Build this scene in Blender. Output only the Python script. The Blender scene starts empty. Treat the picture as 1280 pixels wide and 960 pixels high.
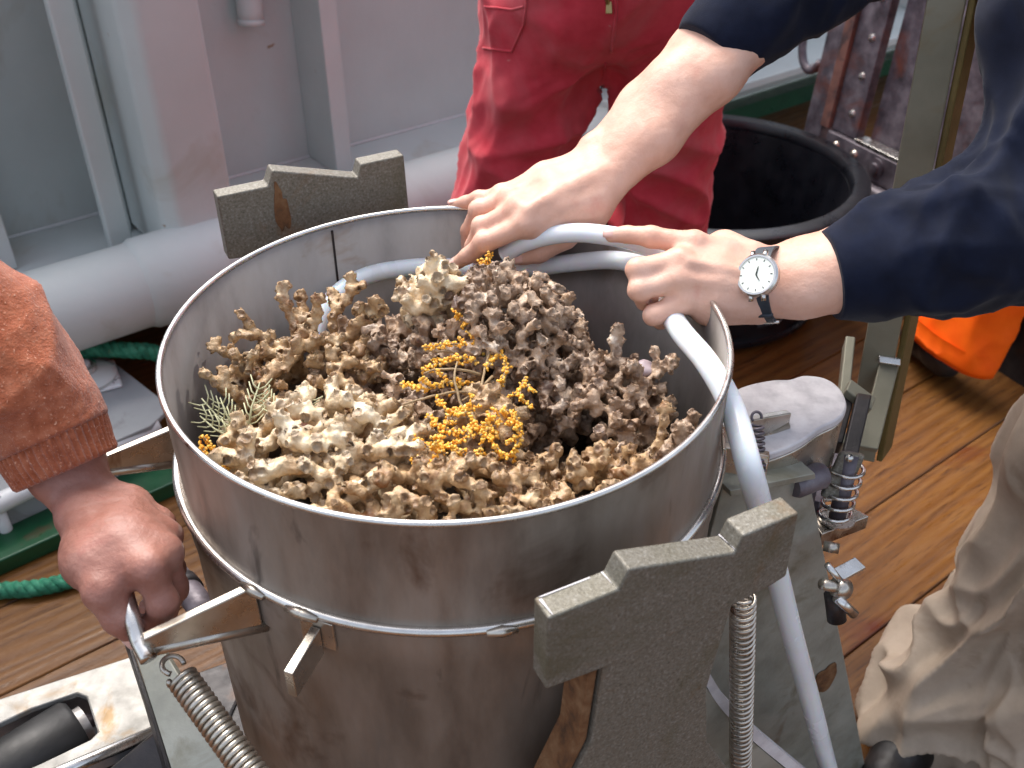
import bpy, bmesh, math, random
import numpy as np
from mathutils import Vector, Matrix
from mathutils.bvhtree import BVHTree

S = bpy.context.scene
COL = S.collection
rng = np.random.default_rng(7)
random.seed(7)

# ---------------------------------------------------------------- camera
F_PX, PITCH, H = 1250.0, math.radians(35.63), 0.9
CAM = np.array([.057, -.755, H + .4827])
FWD = np.array([0, math.cos(PITCH), -math.sin(PITCH)])
UP = np.array([0, math.sin(PITCH), math.cos(PITCH)])
RT = np.array([1., 0, 0])
cam = bpy.data.cameras.new('camera'); cam_o = bpy.data.objects.new('camera', cam); COL.objects.link(cam_o)
cam_o.location = CAM; cam_o.rotation_euler = (math.pi / 2 - PITCH, 0, 0)
cam.sensor_fit = 'HORIZONTAL'; cam.sensor_width = 36; cam.lens = 36 * F_PX / 1280
cam.clip_start = .02; cam.clip_end = 9000
cam.dof.use_dof = True; cam.dof.focus_distance = .98; cam.dof.aperture_fstop = 9.0
S.camera = cam_o

# ---------------------------------------------------------------- light
SUN_EL, SUN_AZ = math.radians(58), math.radians(-28)   # azimuth measured from +Y towards +X
wd = bpy.data.worlds.new('World'); S.world = wd; wd.use_nodes = True
nt = wd.node_tree; bg = nt.nodes['Background']
sky = nt.nodes.new('ShaderNodeTexSky'); sky.sky_type = 'NISHITA'; sky.sun_disc = False
sky.sun_elevation = SUN_EL; sky.sun_rotation = SUN_AZ; sky.air_density = 1.0; sky.dust_density = 4.0; sky.ozone_density = 1.0
hsv = nt.nodes.new('ShaderNodeHueSaturation'); hsv.inputs['Saturation'].default_value = .55     # thin overcast
nt.links.new(sky.outputs[0], hsv.inputs['Color']); nt.links.new(hsv.outputs[0], bg.inputs[0]); bg.inputs[1].default_value = .15
sl = bpy.data.lights.new('sun', 'SUN'); sl.energy = 1.3; sl.angle = math.radians(34); sl.color = (1, .95, .88)
so = bpy.data.objects.new('sun', sl); COL.objects.link(so)
so.rotation_euler = (math.pi / 2 - SUN_EL, 0, -SUN_AZ + math.pi)
sd = np.array([math.sin(SUN_AZ) * math.cos(SUN_EL), math.cos(SUN_AZ) * math.cos(SUN_EL), math.sin(SUN_EL)])
so.rotation_euler = Vector(sd).to_track_quat('Z', 'Y').to_euler()
S.view_settings.view_transform = 'Standard'; S.view_settings.look = 'None'
S.view_settings.exposure = 1.15; S.view_settings.gamma = 1

# ---------------------------------------------------------------- geometry of the place
def ray(px, py): return RT * (px - 640) / F_PX + UP * (480 - py) / F_PX + FWD
def U(px, py, z):
    d = ray(px, py); return CAM + d * (z - CAM[2]) / d[2]
def D(px, py, dep): return CAM + ray(px, py) * dep
YF, YW = math.radians(63), math.radians(52.5)
WF = np.array([math.sin(YF), math.cos(YF), 0]); NF = np.array([-math.cos(YF), math.sin(YF), 0])
WW = np.array([math.sin(YW), math.cos(YW), 0]); NW = np.array([-math.cos(YW), math.sin(YW), 0])
Z = np.array([0, 0, 1.])
def FR(s, o, z): return WF * s + NF * o + Z * z
def WL(s, o, z): return WW * s + NW * o + Z * z
def PL(px, py, o, nn=None):
    nn = NF if nn is None else nn
    d = ray(px, py); return CAM + d * (o - nn @ CAM) / (nn @ d)

# ---------------------------------------------------------------- objects
def root_loc(o):
    v = np.zeros(3)
    while o is not None:
        v += np.array(o.location); o = o.parent
    return v
def tag(o, label=None, cat=None, group=None, kind=None):
    if label: o['label'] = label
    if cat: o['category'] = cat
    if group: o['group'] = group
    if kind: o['kind'] = kind
    return o
def thing(name, label, cat, loc=(0, 0, 0), group=None):
    o = bpy.data.objects.new(name, None); COL.objects.link(o); o.location = loc
    o.empty_display_size = .05
    return tag(o, label, cat, group)
def mesh_np(name, V, Fc, mat, parent=None, smooth=True, loc=None):
    """V (n,3) world coordinates, Fc (m,k) array or list of polygons."""
    V = np.asarray(V, float)
    off = root_loc(parent) if parent is not None else (np.zeros(3) if loc is None else np.array(loc, float))
    me = bpy.data.meshes.new(name)
    if isinstance(Fc, np.ndarray):
        k = Fc.shape[1]
        me.vertices.add(len(V)); me.vertices.foreach_set('co', (V - off).astype(np.float32).ravel())
        me.loops.add(Fc.size); me.loops.foreach_set('vertex_index', Fc.astype(np.int32).ravel())
        me.polygons.add(len(Fc)); me.polygons.foreach_set('loop_start', np.arange(0, Fc.size, k, dtype=np.int32))
        me.update(calc_edges=True)
    else:
        me.from_pydata([tuple(v) for v in (V - off)], [], [tuple(int(i) for i in f) for f in Fc]); me.update()
    me.polygons.foreach_set('use_smooth', np.full(len(me.polygons), smooth))
    if mat: me.materials.append(mat)
    o = bpy.data.objects.new(name, me); COL.objects.link(o)
    if parent is not None: o.parent = parent
    elif loc is not None: o.location = loc
    return o
class MB:
    """collects pieces into one mesh"""
    def __init__(s): s.v = []; s.f = []; s.n = 0
    def add(s, V, Fc):
        V = np.asarray(V, float)
        s.v.append(V); s.f += [tuple(int(i) + s.n for i in f) for f in Fc]; s.n += len(V); return s
    def build(s, name, mat, parent=None, smooth=True, loc=None, bevel=0, seg=2):
        o = mesh_np(name, np.vstack(s.v), s.f, mat, parent, smooth, loc)
        if bevel: add_bevel(o, bevel, seg)
        return o
def add_bevel(o, w, seg=2):
    m = o.modifiers.new('bevel', 'BEVEL'); m.width = w; m.segments = seg; m.limit_method = 'ANGLE'; m.angle_limit = .6
    m.harden_normals = True
def prism_vf(P, ext):
    """polygon of 3-D points pushed along vector ext"""
    P = np.asarray(P, float); n = len(P)
    nr = np.zeros(3)
    for i in range(n): nr += np.cross(P[i], P[(i + 1) % n])
    if nr @ np.asarray(ext) > 0: P = P[::-1]
    V = np.vstack([P, P + np.asarray(ext)])
    Fc = [tuple(range(n)), tuple(range(2 * n - 1, n - 1, -1))]
    Fc += [(i, i + n, (i + 1) % n + n, (i + 1) % n) for i in range(n)]
    return V, Fc
def prism(name, P, ext, mat, parent=None, bevel=.0015, loc=None, smooth=True):
    V, Fc = prism_vf(P, ext)
    o = mesh_np(name, V, Fc, mat, parent, smooth, loc)
    if bevel: add_bevel(o, bevel)
    elif smooth: o.data.polygons.foreach_set('use_smooth', np.zeros(len(o.data.polygons), bool))
    return o
def box_vf(c, ax, ay, az, sx, sy, sz):
    c = np.asarray(c, float)
    P = [c + ax * a * sx / 2 + ay * b * sy / 2 - az * sz / 2 for a, b in ((-1, -1), (1, -1), (1, 1), (-1, 1))]
    return prism_vf(P, az * sz)
def catmull(P, n):
    P = np.asarray(P, float)
    Q = np.vstack([2 * P[0] - P[1], P, 2 * P[-1] - P[-2]])
    out = []
    for i in range(1, len(Q) - 2):
        t = np.linspace(0, 1, n, endpoint=False)[:, None]
        a, b, c, d = Q[i - 1], Q[i], Q[i + 1], Q[i + 2]
        out.append(.5 * (2 * b + (c - a) * t + (2 * a - 5 * b + 4 * c - d) * t * t + (3 * b - a - 3 * c + d) * t ** 3))
    out.append(P[-1:]); return np.vstack(out)
def frames(P):
    P = np.asarray(P, float)
    T = np.gradient(P, axis=0); T /= np.linalg.norm(T, axis=1)[:, None] + 1e-12
    a = np.array([0, 0, 1.]) if abs(T[0][2]) < .9 else np.array([1., 0, 0])
    A = np.zeros_like(P); u = a - T[0] * (a @ T[0]); u /= np.linalg.norm(u)
    for i in range(len(P)):
        u = u - T[i] * (u @ T[i]); u /= np.linalg.norm(u); A[i] = u
    return T, A, np.cross(T, A)
def tube_vf(P, r, seg=10, cap=True):
    P = np.asarray(P, float); T, A, B = frames(P); n = len(P)
    r = np.broadcast_to(r, (n,))
    th = np.linspace(0, 2 * np.pi, seg, endpoint=False)
    V = P[:, None] + r[:, None, None] * (A[:, None] * np.cos(th)[None, :, None] + B[:, None] * np.sin(th)[None, :, None])
    V = V.reshape(-1, 3)
    Fc = [(i * seg + j, i * seg + (j + 1) % seg, (i + 1) * seg + (j + 1) % seg, (i + 1) * seg + j) for i in range(n - 1) for j in range(seg)]
    if cap: Fc += [tuple(range(seg))[::-1], tuple((n - 1) * seg + j for j in range(seg))]
    return V, Fc
def tube(name, P, r, mat, parent=None, seg=12, cap=True, loc=None):
    V, Fc = tube_vf(P, r, seg, cap); return mesh_np(name, V, Fc, mat, parent, True, loc)
def helix(P0, P1, R, turns, n=14, R1=None):
    P0 = np.asarray(P0); P1 = np.asarray(P1); t = np.linspace(0, 1, int(turns * n) + 1)
    d = (P1 - P0) / np.linalg.norm(P1 - P0); a = np.cross(d, [0.3, .2, .9]); a /= np.linalg.norm(a); b = np.cross(d, a)
    R = R + ((R if R1 is None else R1) - R) * t
    return P0 + np.outer(t, P1 - P0) + (np.outer(np.cos(2 * np.pi * turns * t), a) + np.outer(np.sin(2 * np.pi * turns * t), b)) * R[:, None]
def lathe_vf(prof, c, axis=Z, seg=96, closed=False):
    axis = np.asarray(axis, float) / np.linalg.norm(axis); a = np.cross(axis, [.2, .9, .1]); a /= np.linalg.norm(a); b = np.cross(axis, a)
    th = np.linspace(0, 2 * np.pi, seg, endpoint=False); n = len(prof)
    V = np.array([np.asarray(c) + axis * z + r * (a * math.cos(t) + b * math.sin(t)) for r, z in prof for t in th])
    m = n if closed else n - 1
    Fc = [(i * seg + j, i * seg + (j + 1) % seg, ((i + 1) % n) * seg + (j + 1) % seg, ((i + 1) % n) * seg + j) for i in range(m) for j in range(seg)]
    return V, Fc
def lathe(name, prof, c, mat, parent=None, axis=Z, seg=96, closed=False, sharp=True):
    V, Fc = lathe_vf(prof, c, axis, seg, closed)
    o = mesh_np(name, V, Fc, mat, parent)
    if sharp:
        bm = bmesh.new(); bm.from_mesh(o.data)
        bmesh.ops.recalc_face_normals(bm, faces=bm.faces)
        for e in bm.edges:
            if len(e.link_faces) == 2 and e.calc_face_angle(0) > .7: e.smooth = False
        bm.to_mesh(o.data); bm.free()
    return o

# ---------------------------------------------------------------- noise
_perm = rng.permutation(256); _perm = np.concatenate([_perm] * 3)
_grad = rng.normal(size=(256, 3)); _grad /= np.linalg.norm(_grad, axis=1)[:, None]
def perlin(p):
    p = np.asarray(p, float); i = np.floor(p).astype(int); f = p - i; i &= 255
    u = f * f * f * (f * (f * 6 - 15) + 10); out = 0
    for dx in (0, 1):
        for dy in (0, 1):
            for dz in (0, 1):
                h = _perm[_perm[_perm[(i[..., 0] + dx) & 255] + ((i[..., 1] + dy) & 255)] + ((i[..., 2] + dz) & 255)]
                g = _grad[h & 255]
                dot = (g * (f - np.array([dx, dy, dz]))).sum(-1)
                w = (u[..., 0] if dx else 1 - u[..., 0]) * (u[..., 1] if dy else 1 - u[..., 1]) * (u[..., 2] if dz else 1 - u[..., 2])
                out = out + w * dot
    return out * 1.6
def fold(p, along, freq, stretch=4., seed=0.):
    """ridged folds whose crests run along the vector 'along'"""
    a = np.asarray(along, float); a = a / np.linalg.norm(a)
    q = p - np.outer(p @ a, a) * (1 - 1 / stretch)
    q = q * freq + seed * 7.31
    w = perlin(q * .6 + 5.2)
    r = 1 - np.abs(perlin(q + .35 * w[:, None])) * 1.8
    return np.clip(r, 0, 1) ** 2 - .35

# ---------------------------------------------------------------- implicit surfaces
class SDF:
    def __init__(s, h): s.h = h; s.pr = []; s.cut = []
    def cap(s, a, b, r1, r2, k=.004): s.pr.append((np.asarray(a, float), np.asarray(b, float), r1, r2, k)); return s
    def ball(s, a, r, k=.004): return s.cap(a, np.asarray(a) + 1e-5, r, r, k)
    def hole(s, a, r): s.cut.append((np.asarray(a, float), r)); return s
    def chain(s, pts, rs, k=.004):
        for i in range(len(pts) - 1): s.cap(pts[i], pts[i + 1], rs[i], rs[i + 1], k)
        return s
    def mesh(s):
        h = s.h
        A = np.array([np.minimum(p[0], p[1]) - max(p[2], p[3]) for p in s.pr]).min(0) - 4 * h
        B = np.array([np.maximum(p[0], p[1]) + max(p[2], p[3]) for p in s.pr]).max(0) + 4 * h
        n = np.ceil((B - A) / h).astype(int) + 1
        d = np.full(n, .05, np.float32)
        ax = [A[i] + h * np.arange(n[i]) for i in range(3)]
        def local(lo, hi):
            i0 = np.maximum(((lo - A) / h).astype(int), 0); i1 = np.minimum(((hi - A) / h).astype(int) + 2, n)
            X, Y, Zz = np.meshgrid(*[ax[i][i0[i]:i1[i]].astype(np.float32) for i in range(3)], indexing='ij')
            return tuple(slice(i0[i], i1[i]) for i in range(3)), X, Y, Zz
        for a, b, r1, r2, k in s.pr:
            m = max(r1, r2) + 2.5 * h + k * 1.5
            sl, X, Y, Zz = local(np.minimum(a, b) - m, np.maximum(a, b) + m)
            ba = b - a; L = ba @ ba
            px, py, pz = X - a[0], Y - a[1], Zz - a[2]
            t = np.clip((px * ba[0] + py * ba[1] + pz * ba[2]) / max(L, 1e-12), 0, 1)
            e = np.sqrt((px - t * ba[0]) ** 2 + (py - t * ba[1]) ** 2 + (pz - t * ba[2]) ** 2) - (r1 + (r2 - r1) * t)
            g = d[sl]; hh = np.clip(k - np.abs(g - e), 0, None) / max(k, 1e-6)
            d[sl] = np.minimum(g, e) - hh * hh * k * .25
        for a, r in s.cut:
            sl, X, Y, Zz = local(a - r - 2 * h, a + r + 2 * h)
            e = r - np.sqrt((X - a[0]) ** 2 + (Y - a[1]) ** 2 + (Zz - a[2]) ** 2)
            d[sl] = np.maximum(d[sl], e)
        return surface_nets(d, A, h)
def surface_nets(d, A, h):
    ins = d < 0; n = d.shape
    c = [slice(0, -1), slice(1, None)]
    cnt = np.zeros(np.array(n) - 1, np.int8)
    for i in (0, 1):
        for j in (0, 1):
            for k in (0, 1): cnt += ins[c[i], c[j], c[k]]
    act = (cnt > 0) & (cnt < 8); idx = np.full(act.shape, -1, np.int32)
    I, J, K = np.nonzero(act); idx[I, J, K] = np.arange(len(I))
    acc = np.zeros((len(I), 3)); num = np.zeros(len(I))
    E = [((0, b, c_), (1, b, c_)) for b in (0, 1) for c_ in (0, 1)] + [((a, 0, c_), (a, 1, c_)) for a in (0, 1) for c_ in (0, 1)] + [((a, b, 0), (a, b, 1)) for a in (0, 1) for b in (0, 1)]
    for p, q in E:
        d0 = d[I + p[0], J + p[1], K + p[2]]; d1 = d[I + q[0], J + q[1], K + q[2]]
        x = (d0 < 0) != (d1 < 0); t = np.where(x, d0 / np.where(x, d0 - d1, 1), 0)
        P = np.array(p)[None] + t[:, None] * (np.array(q) - np.array(p))[None]
        acc[x] += P[x]; num[x] += 1
    V = np.stack([I, J, K], 1) + acc / num[:, None]
    V = A + V * h
    Q = []
    # x edges
    f = ins[:-1, 1:-1, 1:-1] != ins[1:, 1:-1, 1:-1]; i, j, k = np.nonzero(f); j += 1; k += 1
    q = np.stack([idx[i, j - 1, k - 1], idx[i, j, k - 1], idx[i, j, k], idx[i, j - 1, k]], 1); fl = ~ins[i, j, k]; q[fl] = q[fl][:, ::-1]; Q.append(q)
    f = ins[1:-1, :-1, 1:-1] != ins[1:-1, 1:, 1:-1]; i, j, k = np.nonzero(f); i += 1; k += 1
    q = np.stack([idx[i - 1, j, k - 1], idx[i - 1, j, k], idx[i, j, k], idx[i, j, k - 1]], 1); fl = ~ins[i, j, k]; q[fl] = q[fl][:, ::-1]; Q.append(q)
    f = ins[1:-1, 1:-1, :-1] != ins[1:-1, 1:-1, 1:]; i, j, k = np.nonzero(f); i += 1; j += 1
    q = np.stack([idx[i - 1, j - 1, k], idx[i, j - 1, k], idx[i, j, k], idx[i - 1, j, k]], 1); fl = ~ins[i, j, k]; q[fl] = q[fl][:, ::-1]; Q.append(q)
    return V, np.vstack(Q)
def vnormals(V, Q):
    a = np.cross(V[Q[:, 2]] - V[Q[:, 0]], V[Q[:, 3]] - V[Q[:, 1]])
    N = np.zeros_like(V)
    for i in range(4): np.add.at(N, Q[:, i], a)
    return N / (np.linalg.norm(N, axis=1)[:, None] + 1e-12)
def relax(V, Q, it, lam=.5):
    for _ in range(it):
        s = np.zeros_like(V); c = np.zeros(len(V))
        for i in range(4):
            a, b = Q[:, i], Q[:, (i + 1) % 4]
            np.add.at(s, a, V[b]); np.add.at(s, b, V[a]); np.add.at(c, a, 1); np.add.at(c, b, 1)
        V = V + lam * (s / np.maximum(c, 1)[:, None] - V)
    return V

# ---------------------------------------------------------------- materials
def rgb(r, g, b):
    f = lambda v: (v / 255 / 12.92) if v / 255 < .04045 else ((v / 255 + .055) / 1.055) ** 2.4
    return (f(r), f(g), f(b), 1)
def pmat(name, cols, scale=8, detail=6, rough=.5, rvar=.1, metal=0, bump=0, bscale=60, stretch=(1, 1, 1), dist=0,
         stain=None, sscale=5, sth=(.55, .7), scratch=None, sss=0, coat=0, spec=.5, sheen=0, objrand=0, wave=None, trans=0, stain2=None):
    m = bpy.data.materials.new(name); m.use_nodes = True; n = m.node_tree.nodes; L = m.node_tree.links
    b = n['Principled BSDF']
    tc = n.new('ShaderNodeTexCoord'); mp = n.new('ShaderNodeMapping'); mp.inputs['Scale'].default_value = stretch
    src = tc.outputs['Object']
    if objrand:
        oi = n.new('ShaderNodeObjectInfo'); va = n.new('ShaderNodeVectorMath'); va.operation = 'MULTIPLY_ADD'
        cb = n.new('ShaderNodeCombineXYZ')
        for i in range(3): L.new(oi.outputs['Random'], cb.inputs[i])
        va.inputs[1].default_value = (37, 23, 11); L.new(cb.outputs[0], va.inputs[0]); L.new(src, va.inputs[2]); src = va.outputs[0]
    L.new(src, mp.inputs[0])
    def noise(sc, vec, det=detail, ds=0):
        t = n.new('ShaderNodeTexNoise'); t.inputs['Scale'].default_value = sc; t.inputs['Detail'].default_value = det
        t.inputs['Roughness'].default_value = .6; t.inputs['Distortion'].default_value = ds; L.new(vec, t.inputs['Vector']); return t
    N = noise(scale, mp.outputs[0], detail, dist); fac = N.outputs['Fac']
    if wave:
        wv = n.new('ShaderNodeTexWave'); wv.wave_type = 'BANDS'; wv.bands_direction = wave[0]
        wv.inputs['Scale'].default_value = wave[1]; wv.inputs['Distortion'].default_value = wave[2]; wv.inputs['Detail'].default_value = 3
        wv.inputs['Detail Scale'].default_value = wave[3]; L.new(mp.outputs[0], wv.inputs['Vector'])
        mx = n.new('ShaderNodeMath'); mx.operation = 'MULTIPLY_ADD'; mx.inputs[1].default_value = wave[4]
        ms = n.new('ShaderNodeMath'); ms.operation = 'MULTIPLY'; ms.inputs[1].default_value = 1 - wave[4]
        L.new(fac, ms.inputs[0]); L.new(wv.outputs['Fac'], mx.inputs[0]); L.new(ms.outputs[0], mx.inputs[2]); fac = mx.outputs[0]
    cr = n.new('ShaderNodeValToRGB'); el = cr.color_ramp.elements
    cols = list(cols)
    if len(cols) == 1: cols = [cols[0], cols[0]]
    lo, hi = (.3, .7) if not wave else (.1, .9)
    for i, cc in enumerate(cols):
        p = lo + (hi - lo) * i / (len(cols) - 1)
        e = el[i] if i < 2 else el.new(p)
        e.position = p; e.color = cc
    L.new(fac, cr.inputs[0]); col = cr.outputs[0]
    def over(col, colour, sc, th, vec, det=5):
        t = noise(sc, vec, det, .6); r = n.new('ShaderNodeMapRange'); r.inputs['From Min'].default_value = th[0]; r.inputs['From Max'].default_value = th[1]
        L.new(t.outputs['Fac'], r.inputs[0]); x = n.new('ShaderNodeMix'); x.data_type = 'RGBA'
        L.new(r.outputs[0], x.inputs['Factor']); L.new(col, x.inputs[6]); x.inputs[7].default_value = colour; return x.outputs[2], r.outputs[0]
    if stain: col, _ = over(col, stain, sscale, sth, src)
    if stain2: col, _ = over(col, stain2[0], stain2[1], stain2[2], mp.outputs[0])
    if objrand:
        hs = n.new('ShaderNodeHueSaturation'); r = n.new('ShaderNodeMapRange'); r.inputs['To Min'].default_value = 1 - objrand; r.inputs['To Max'].default_value = 1 + objrand
        L.new(oi.outputs['Random'], r.inputs[0]); L.new(r.outputs[0], hs.inputs['Value']); L.new(col, hs.inputs['Color']); col = hs.outputs[0]
    L.new(col, b.inputs['Base Color'])
    rr = n.new('ShaderNodeMapRange'); rr.inputs['From Min'].default_value = .3; rr.inputs['From Max'].default_value = .7
    rr.inputs['To Min'].default_value = max(rough - rvar, .03); rr.inputs['To Max'].default_value = min(rough + rvar, 1)
    N2 = noise(scale * 1.7 + 3, mp.outputs[0], 4); L.new(N2.outputs['Fac'], rr.inputs[0]); L.new(rr.outputs[0], b.inputs['Roughness'])
    b.inputs['Metallic'].default_value = metal; b.inputs['Specular IOR Level'].default_value = spec
    if sss:
        b.inputs['Subsurface Weight'].default_value = sss; b.inputs['Subsurface Radius'].default_value = (.012, .005, .003); b.inputs['Subsurface Scale'].default_value = .6
    if coat: b.inputs['Coat Weight'].default_value = coat; b.inputs['Coat Roughness'].default_value = .25
    if sheen: b.inputs['Sheen Weight'].default_value = sheen; b.inputs['Sheen Roughness'].default_value = .5
    if trans: b.inputs['Transmission Weight'].default_value = trans; b.inputs['IOR'].default_value = 1.4
    if bump:
        bn = noise(bscale, mp.outputs[0] if stretch != (1, 1, 1) and not wave else src, 4); bp = n.new('ShaderNodeBump'); bp.inputs['Strength'].default_value = 1
        bp.inputs['Distance'].default_value = bump
        h = bn.outputs['Fac']
        if wave:
            ad = n.new('ShaderNodeMath'); ad.operation = 'ADD'; L.new(h, ad.inputs[0]); L.new(fac, ad.inputs[1]); h = ad.outputs[0]
        L.new(h, bp.inputs['Height']); L.new(bp.outputs[0], b.inputs['Normal'])
    return m

M = {}
M['deck'] = pmat('deck_wood', [rgb(72, 44, 18), rgb(95, 60, 26), rgb(106, 69, 31), rgb(116, 81, 42)], scale=11, detail=8, spec=.28, rough=.42, rvar=.16, bump=.0007, bscale=60,
                 stretch=(.55, 6.5, 4), wave=('Y', 1.7, 26, .42, .34), stain=rgb(80, 30, 12), sscale=3, sth=(.58, .72), objrand=.2, stain2=(rgb(62, 36, 18), 24, (.54, .72)))
M['caulk'] = pmat('caulk', [rgb(20, 16, 13), rgb(36, 28, 22)], rough=.8, bump=.001)
M['green'] = pmat('green_paint', [rgb(16, 60, 38), rgb(28, 84, 52)], scale=6, rough=.35, bump=.0008, bscale=40, stain=rgb(60, 60, 40), sscale=9, sth=(.62, .7))
M['white'] = pmat('white_paint', [rgb(188, 194, 191), rgb(204, 209, 206)], scale=2.2, rough=.58, rvar=.08, bump=.0012, bscale=14, stain=rgb(176, 173, 160), sscale=3.5, sth=(.58, .78), stain2=(rgb(150, 122, 92), 13, (.715, .745)))
M['white2'] = pmat('white_paint_chipped', [rgb(205, 206, 206), rgb(226, 226, 226)], scale=4, rough=.4, bump=.0008, bscale=30, stain=rgb(60, 46, 36), sscale=26, sth=(.66, .69))
M['grey'] = pmat('grey_paint', [rgb(138, 140, 142), rgb(158, 160, 161)], scale=5, rough=.5, bump=.0006, bscale=50, stain=rgb(100, 96, 88), sscale=8, sth=(.62, .75))
M['steel'] = pmat('drum_steel', [rgb(116, 103, 92), rgb(148, 136, 124), rgb(164, 153, 143)], scale=16, detail=8, rough=.5, rvar=.14, metal=.5, bump=.0004, bscale=24,
                  stretch=(1, 1, .28), stain=rgb(84, 58, 40), sscale=8, sth=(.56, .72), stain2=(rgb(52, 42, 36), 17, (.63, .76)))
M['steel_in'] = pmat('drum_inner_steel', [rgb(112, 104, 98), rgb(142, 136, 131), rgb(156, 151, 147)], scale=11, detail=8, rough=.5, rvar=.1, metal=.5, bump=.0003, bscale=24,
                     stretch=(1, 1, .4), stain=rgb(112, 82, 52), sscale=8, sth=(.6, .75))
M['bright'] = pmat('polished_steel', [rgb(196, 192, 186), rgb(226, 224, 220)], scale=30, rough=.25, rvar=.1, metal=.95, stain=rgb(120, 90, 64), sscale=30, sth=(.6, .72))
M['bar'] = pmat('bar_steel', [rgb(170, 160, 146), rgb(206, 200, 190)], scale=30, rough=.3, rvar=.1, metal=.9, stain=rgb(110, 72, 40), sscale=18, sth=(.58, .7))
M['galv'] = pmat('galvanised_plate', [rgb(90, 86, 76), rgb(112, 107, 96), rgb(122, 118, 108), rgb(144, 141, 134)], scale=380, detail=5, rough=.55, rvar=.1, metal=.25, bump=.0006, bscale=320,
                 stain=rgb(122, 84, 44), sscale=9, sth=(.58, .76), stain2=(rgb(92, 88, 68), 7, (.52, .72)))
M['galv2'] = pmat('galvanised_arm', [rgb(138, 138, 127), rgb(160, 160, 149), rgb(172, 172, 162)], scale=14, rough=.5, rvar=.1, metal=.3, bump=.0006, bscale=90,
                  stain=rgb(104, 70, 38), sscale=5, sth=(.62, .74), stain2=(rgb(122, 118, 98), 16, (.52, .75)))
M['cast'] = pmat('cast_aluminium', [rgb(146, 143, 142), rgb(176, 174, 174)], scale=24, rough=.45, metal=.35, bump=.0008, bscale=90, stain=rgb(150, 122, 84), sscale=9, sth=(.6, .76))
M['cast_top'] = pmat('pale_cast_top', [rgb(176, 172, 176), rgb(206, 202, 204), rgb(222, 220, 222)], scale=30, detail=8, rough=.5, bump=.0006, bscale=90, stain=rgb(160, 128, 90), sscale=7, sth=(.64, .76))
M['stained_alu'] = pmat('stained_aluminium', [rgb(112, 110, 104), rgb(142, 140, 135), rgb(156, 154, 150)], scale=26, detail=8, rough=.5, metal=.2, bump=.0006, bscale=90, stain=rgb(128, 100, 58), sscale=13, sth=(.55, .7))
M['rust'] = pmat('rust', [rgb(66, 44, 28), rgb(108, 72, 42), rgb(128, 96, 66)], scale=60, rough=.8, bump=.001, bscale=200)
M['dark'] = pmat('dark_iron', [rgb(34, 33, 36), rgb(60, 57, 58)], scale=20, rough=.5, metal=.4, bump=.0006, bscale=120, stain=rgb(70, 48, 34), sscale=14, sth=(.58, .7))
M['iron'] = pmat('weathered_iron', [rgb(66, 60, 66), rgb(100, 93, 100), rgb(132, 126, 132)], scale=22, detail=9, rough=.5, metal=.35, bump=.0012, bscale=60, stain=rgb(124, 72, 56), sscale=5, sth=(.58, .72))
M['redlead'] = pmat('red_lead_iron', [rgb(96, 66, 60), rgb(132, 92, 80)], scale=22, rough=.6, bump=.0008, bscale=80, stain=rgb(70, 56, 56), sscale=14, sth=(.52, .66))
M['olive'] = pmat('olive_post', [rgb(128, 124, 106), rgb(148, 144, 126)], scale=10, rough=.5, metal=.25, bump=.0005, bscale=60, stain=rgb(126, 100, 52), sscale=6, sth=(.55, .75))
M['ochre'] = pmat('ochre_post_edge', [rgb(98, 84, 44), rgb(126, 108, 60)], scale=12, rough=.55, metal=.2, bump=.0006, bscale=70)
M['black_plastic'] = pmat('black_plastic', [rgb(10, 11, 16), rgb(20, 21, 28)], scale=12, rough=.33, rvar=.1, bump=.0004, bscale=60)
M['rubber'] = pmat('black_rubber', [rgb(18, 18, 19), rgb(32, 32, 34)], scale=16, rough=.55, bump=.0005, bscale=70)
M['redpatch'] = pmat('red_label', [rgb(150, 34, 24), rgb(176, 44, 30)], scale=20, rough=.5)
M['skinA'] = pmat('fair_skin', [rgb(208, 158, 136), rgb(220, 174, 152), rgb(226, 184, 164)], scale=26, rough=.48, rvar=.06, bump=.0004, bscale=420, sss=.1, stain=rgb(212, 148, 130), sscale=20, sth=(.56, .8))
M['skinB'] = pmat('ruddy_skin', [rgb(142, 92, 78), rgb(160, 110, 96), rgb(176, 130, 116)], scale=24, rough=.45, rvar=.06, bump=.0006, bscale=360, sss=.1, stain=rgb(168, 104, 92), sscale=24, sth=(.54, .8))
M['nail'] = pmat('fingernail', [rgb(232, 186, 172), rgb(240, 200, 188)], scale=40, rough=.3, coat=.3)
M['navy'] = pmat('navy_cotton', [rgb(13, 18, 34), rgb(20, 27, 47)], scale=40, rough=.9, rvar=.05, bump=.0003, bscale=1400, sheen=.08, spec=.15)
M['orange_wool'] = pmat('orange_wool', [rgb(146, 76, 48), rgb(168, 94, 64), rgb(184, 114, 84)], scale=90, detail=8, rough=.95, bump=.002, bscale=420, sheen=.3, spec=.1, stain=rgb(160, 92, 62), sscale=16, sth=(.5, .7), stain2=(rgb(222, 168, 140), 420, (.6, .7)))
M['red_cloth'] = pmat('red_workwear', [rgb(186, 46, 60), rgb(206, 64, 78)], scale=30, rough=.8, bump=.0006, bscale=700, sheen=.15, spec=.25, stain=rgb(192, 92, 96), sscale=5, sth=(.5, .74), stain2=(rgb(196, 150, 140), 34, (.72, .76)))
M['orange_cloth'] = pmat('hi_vis_orange', [rgb(244, 92, 6), rgb(252, 106, 12)], scale=20, rough=.7, bump=.0005, bscale=600, spec=.2)
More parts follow.
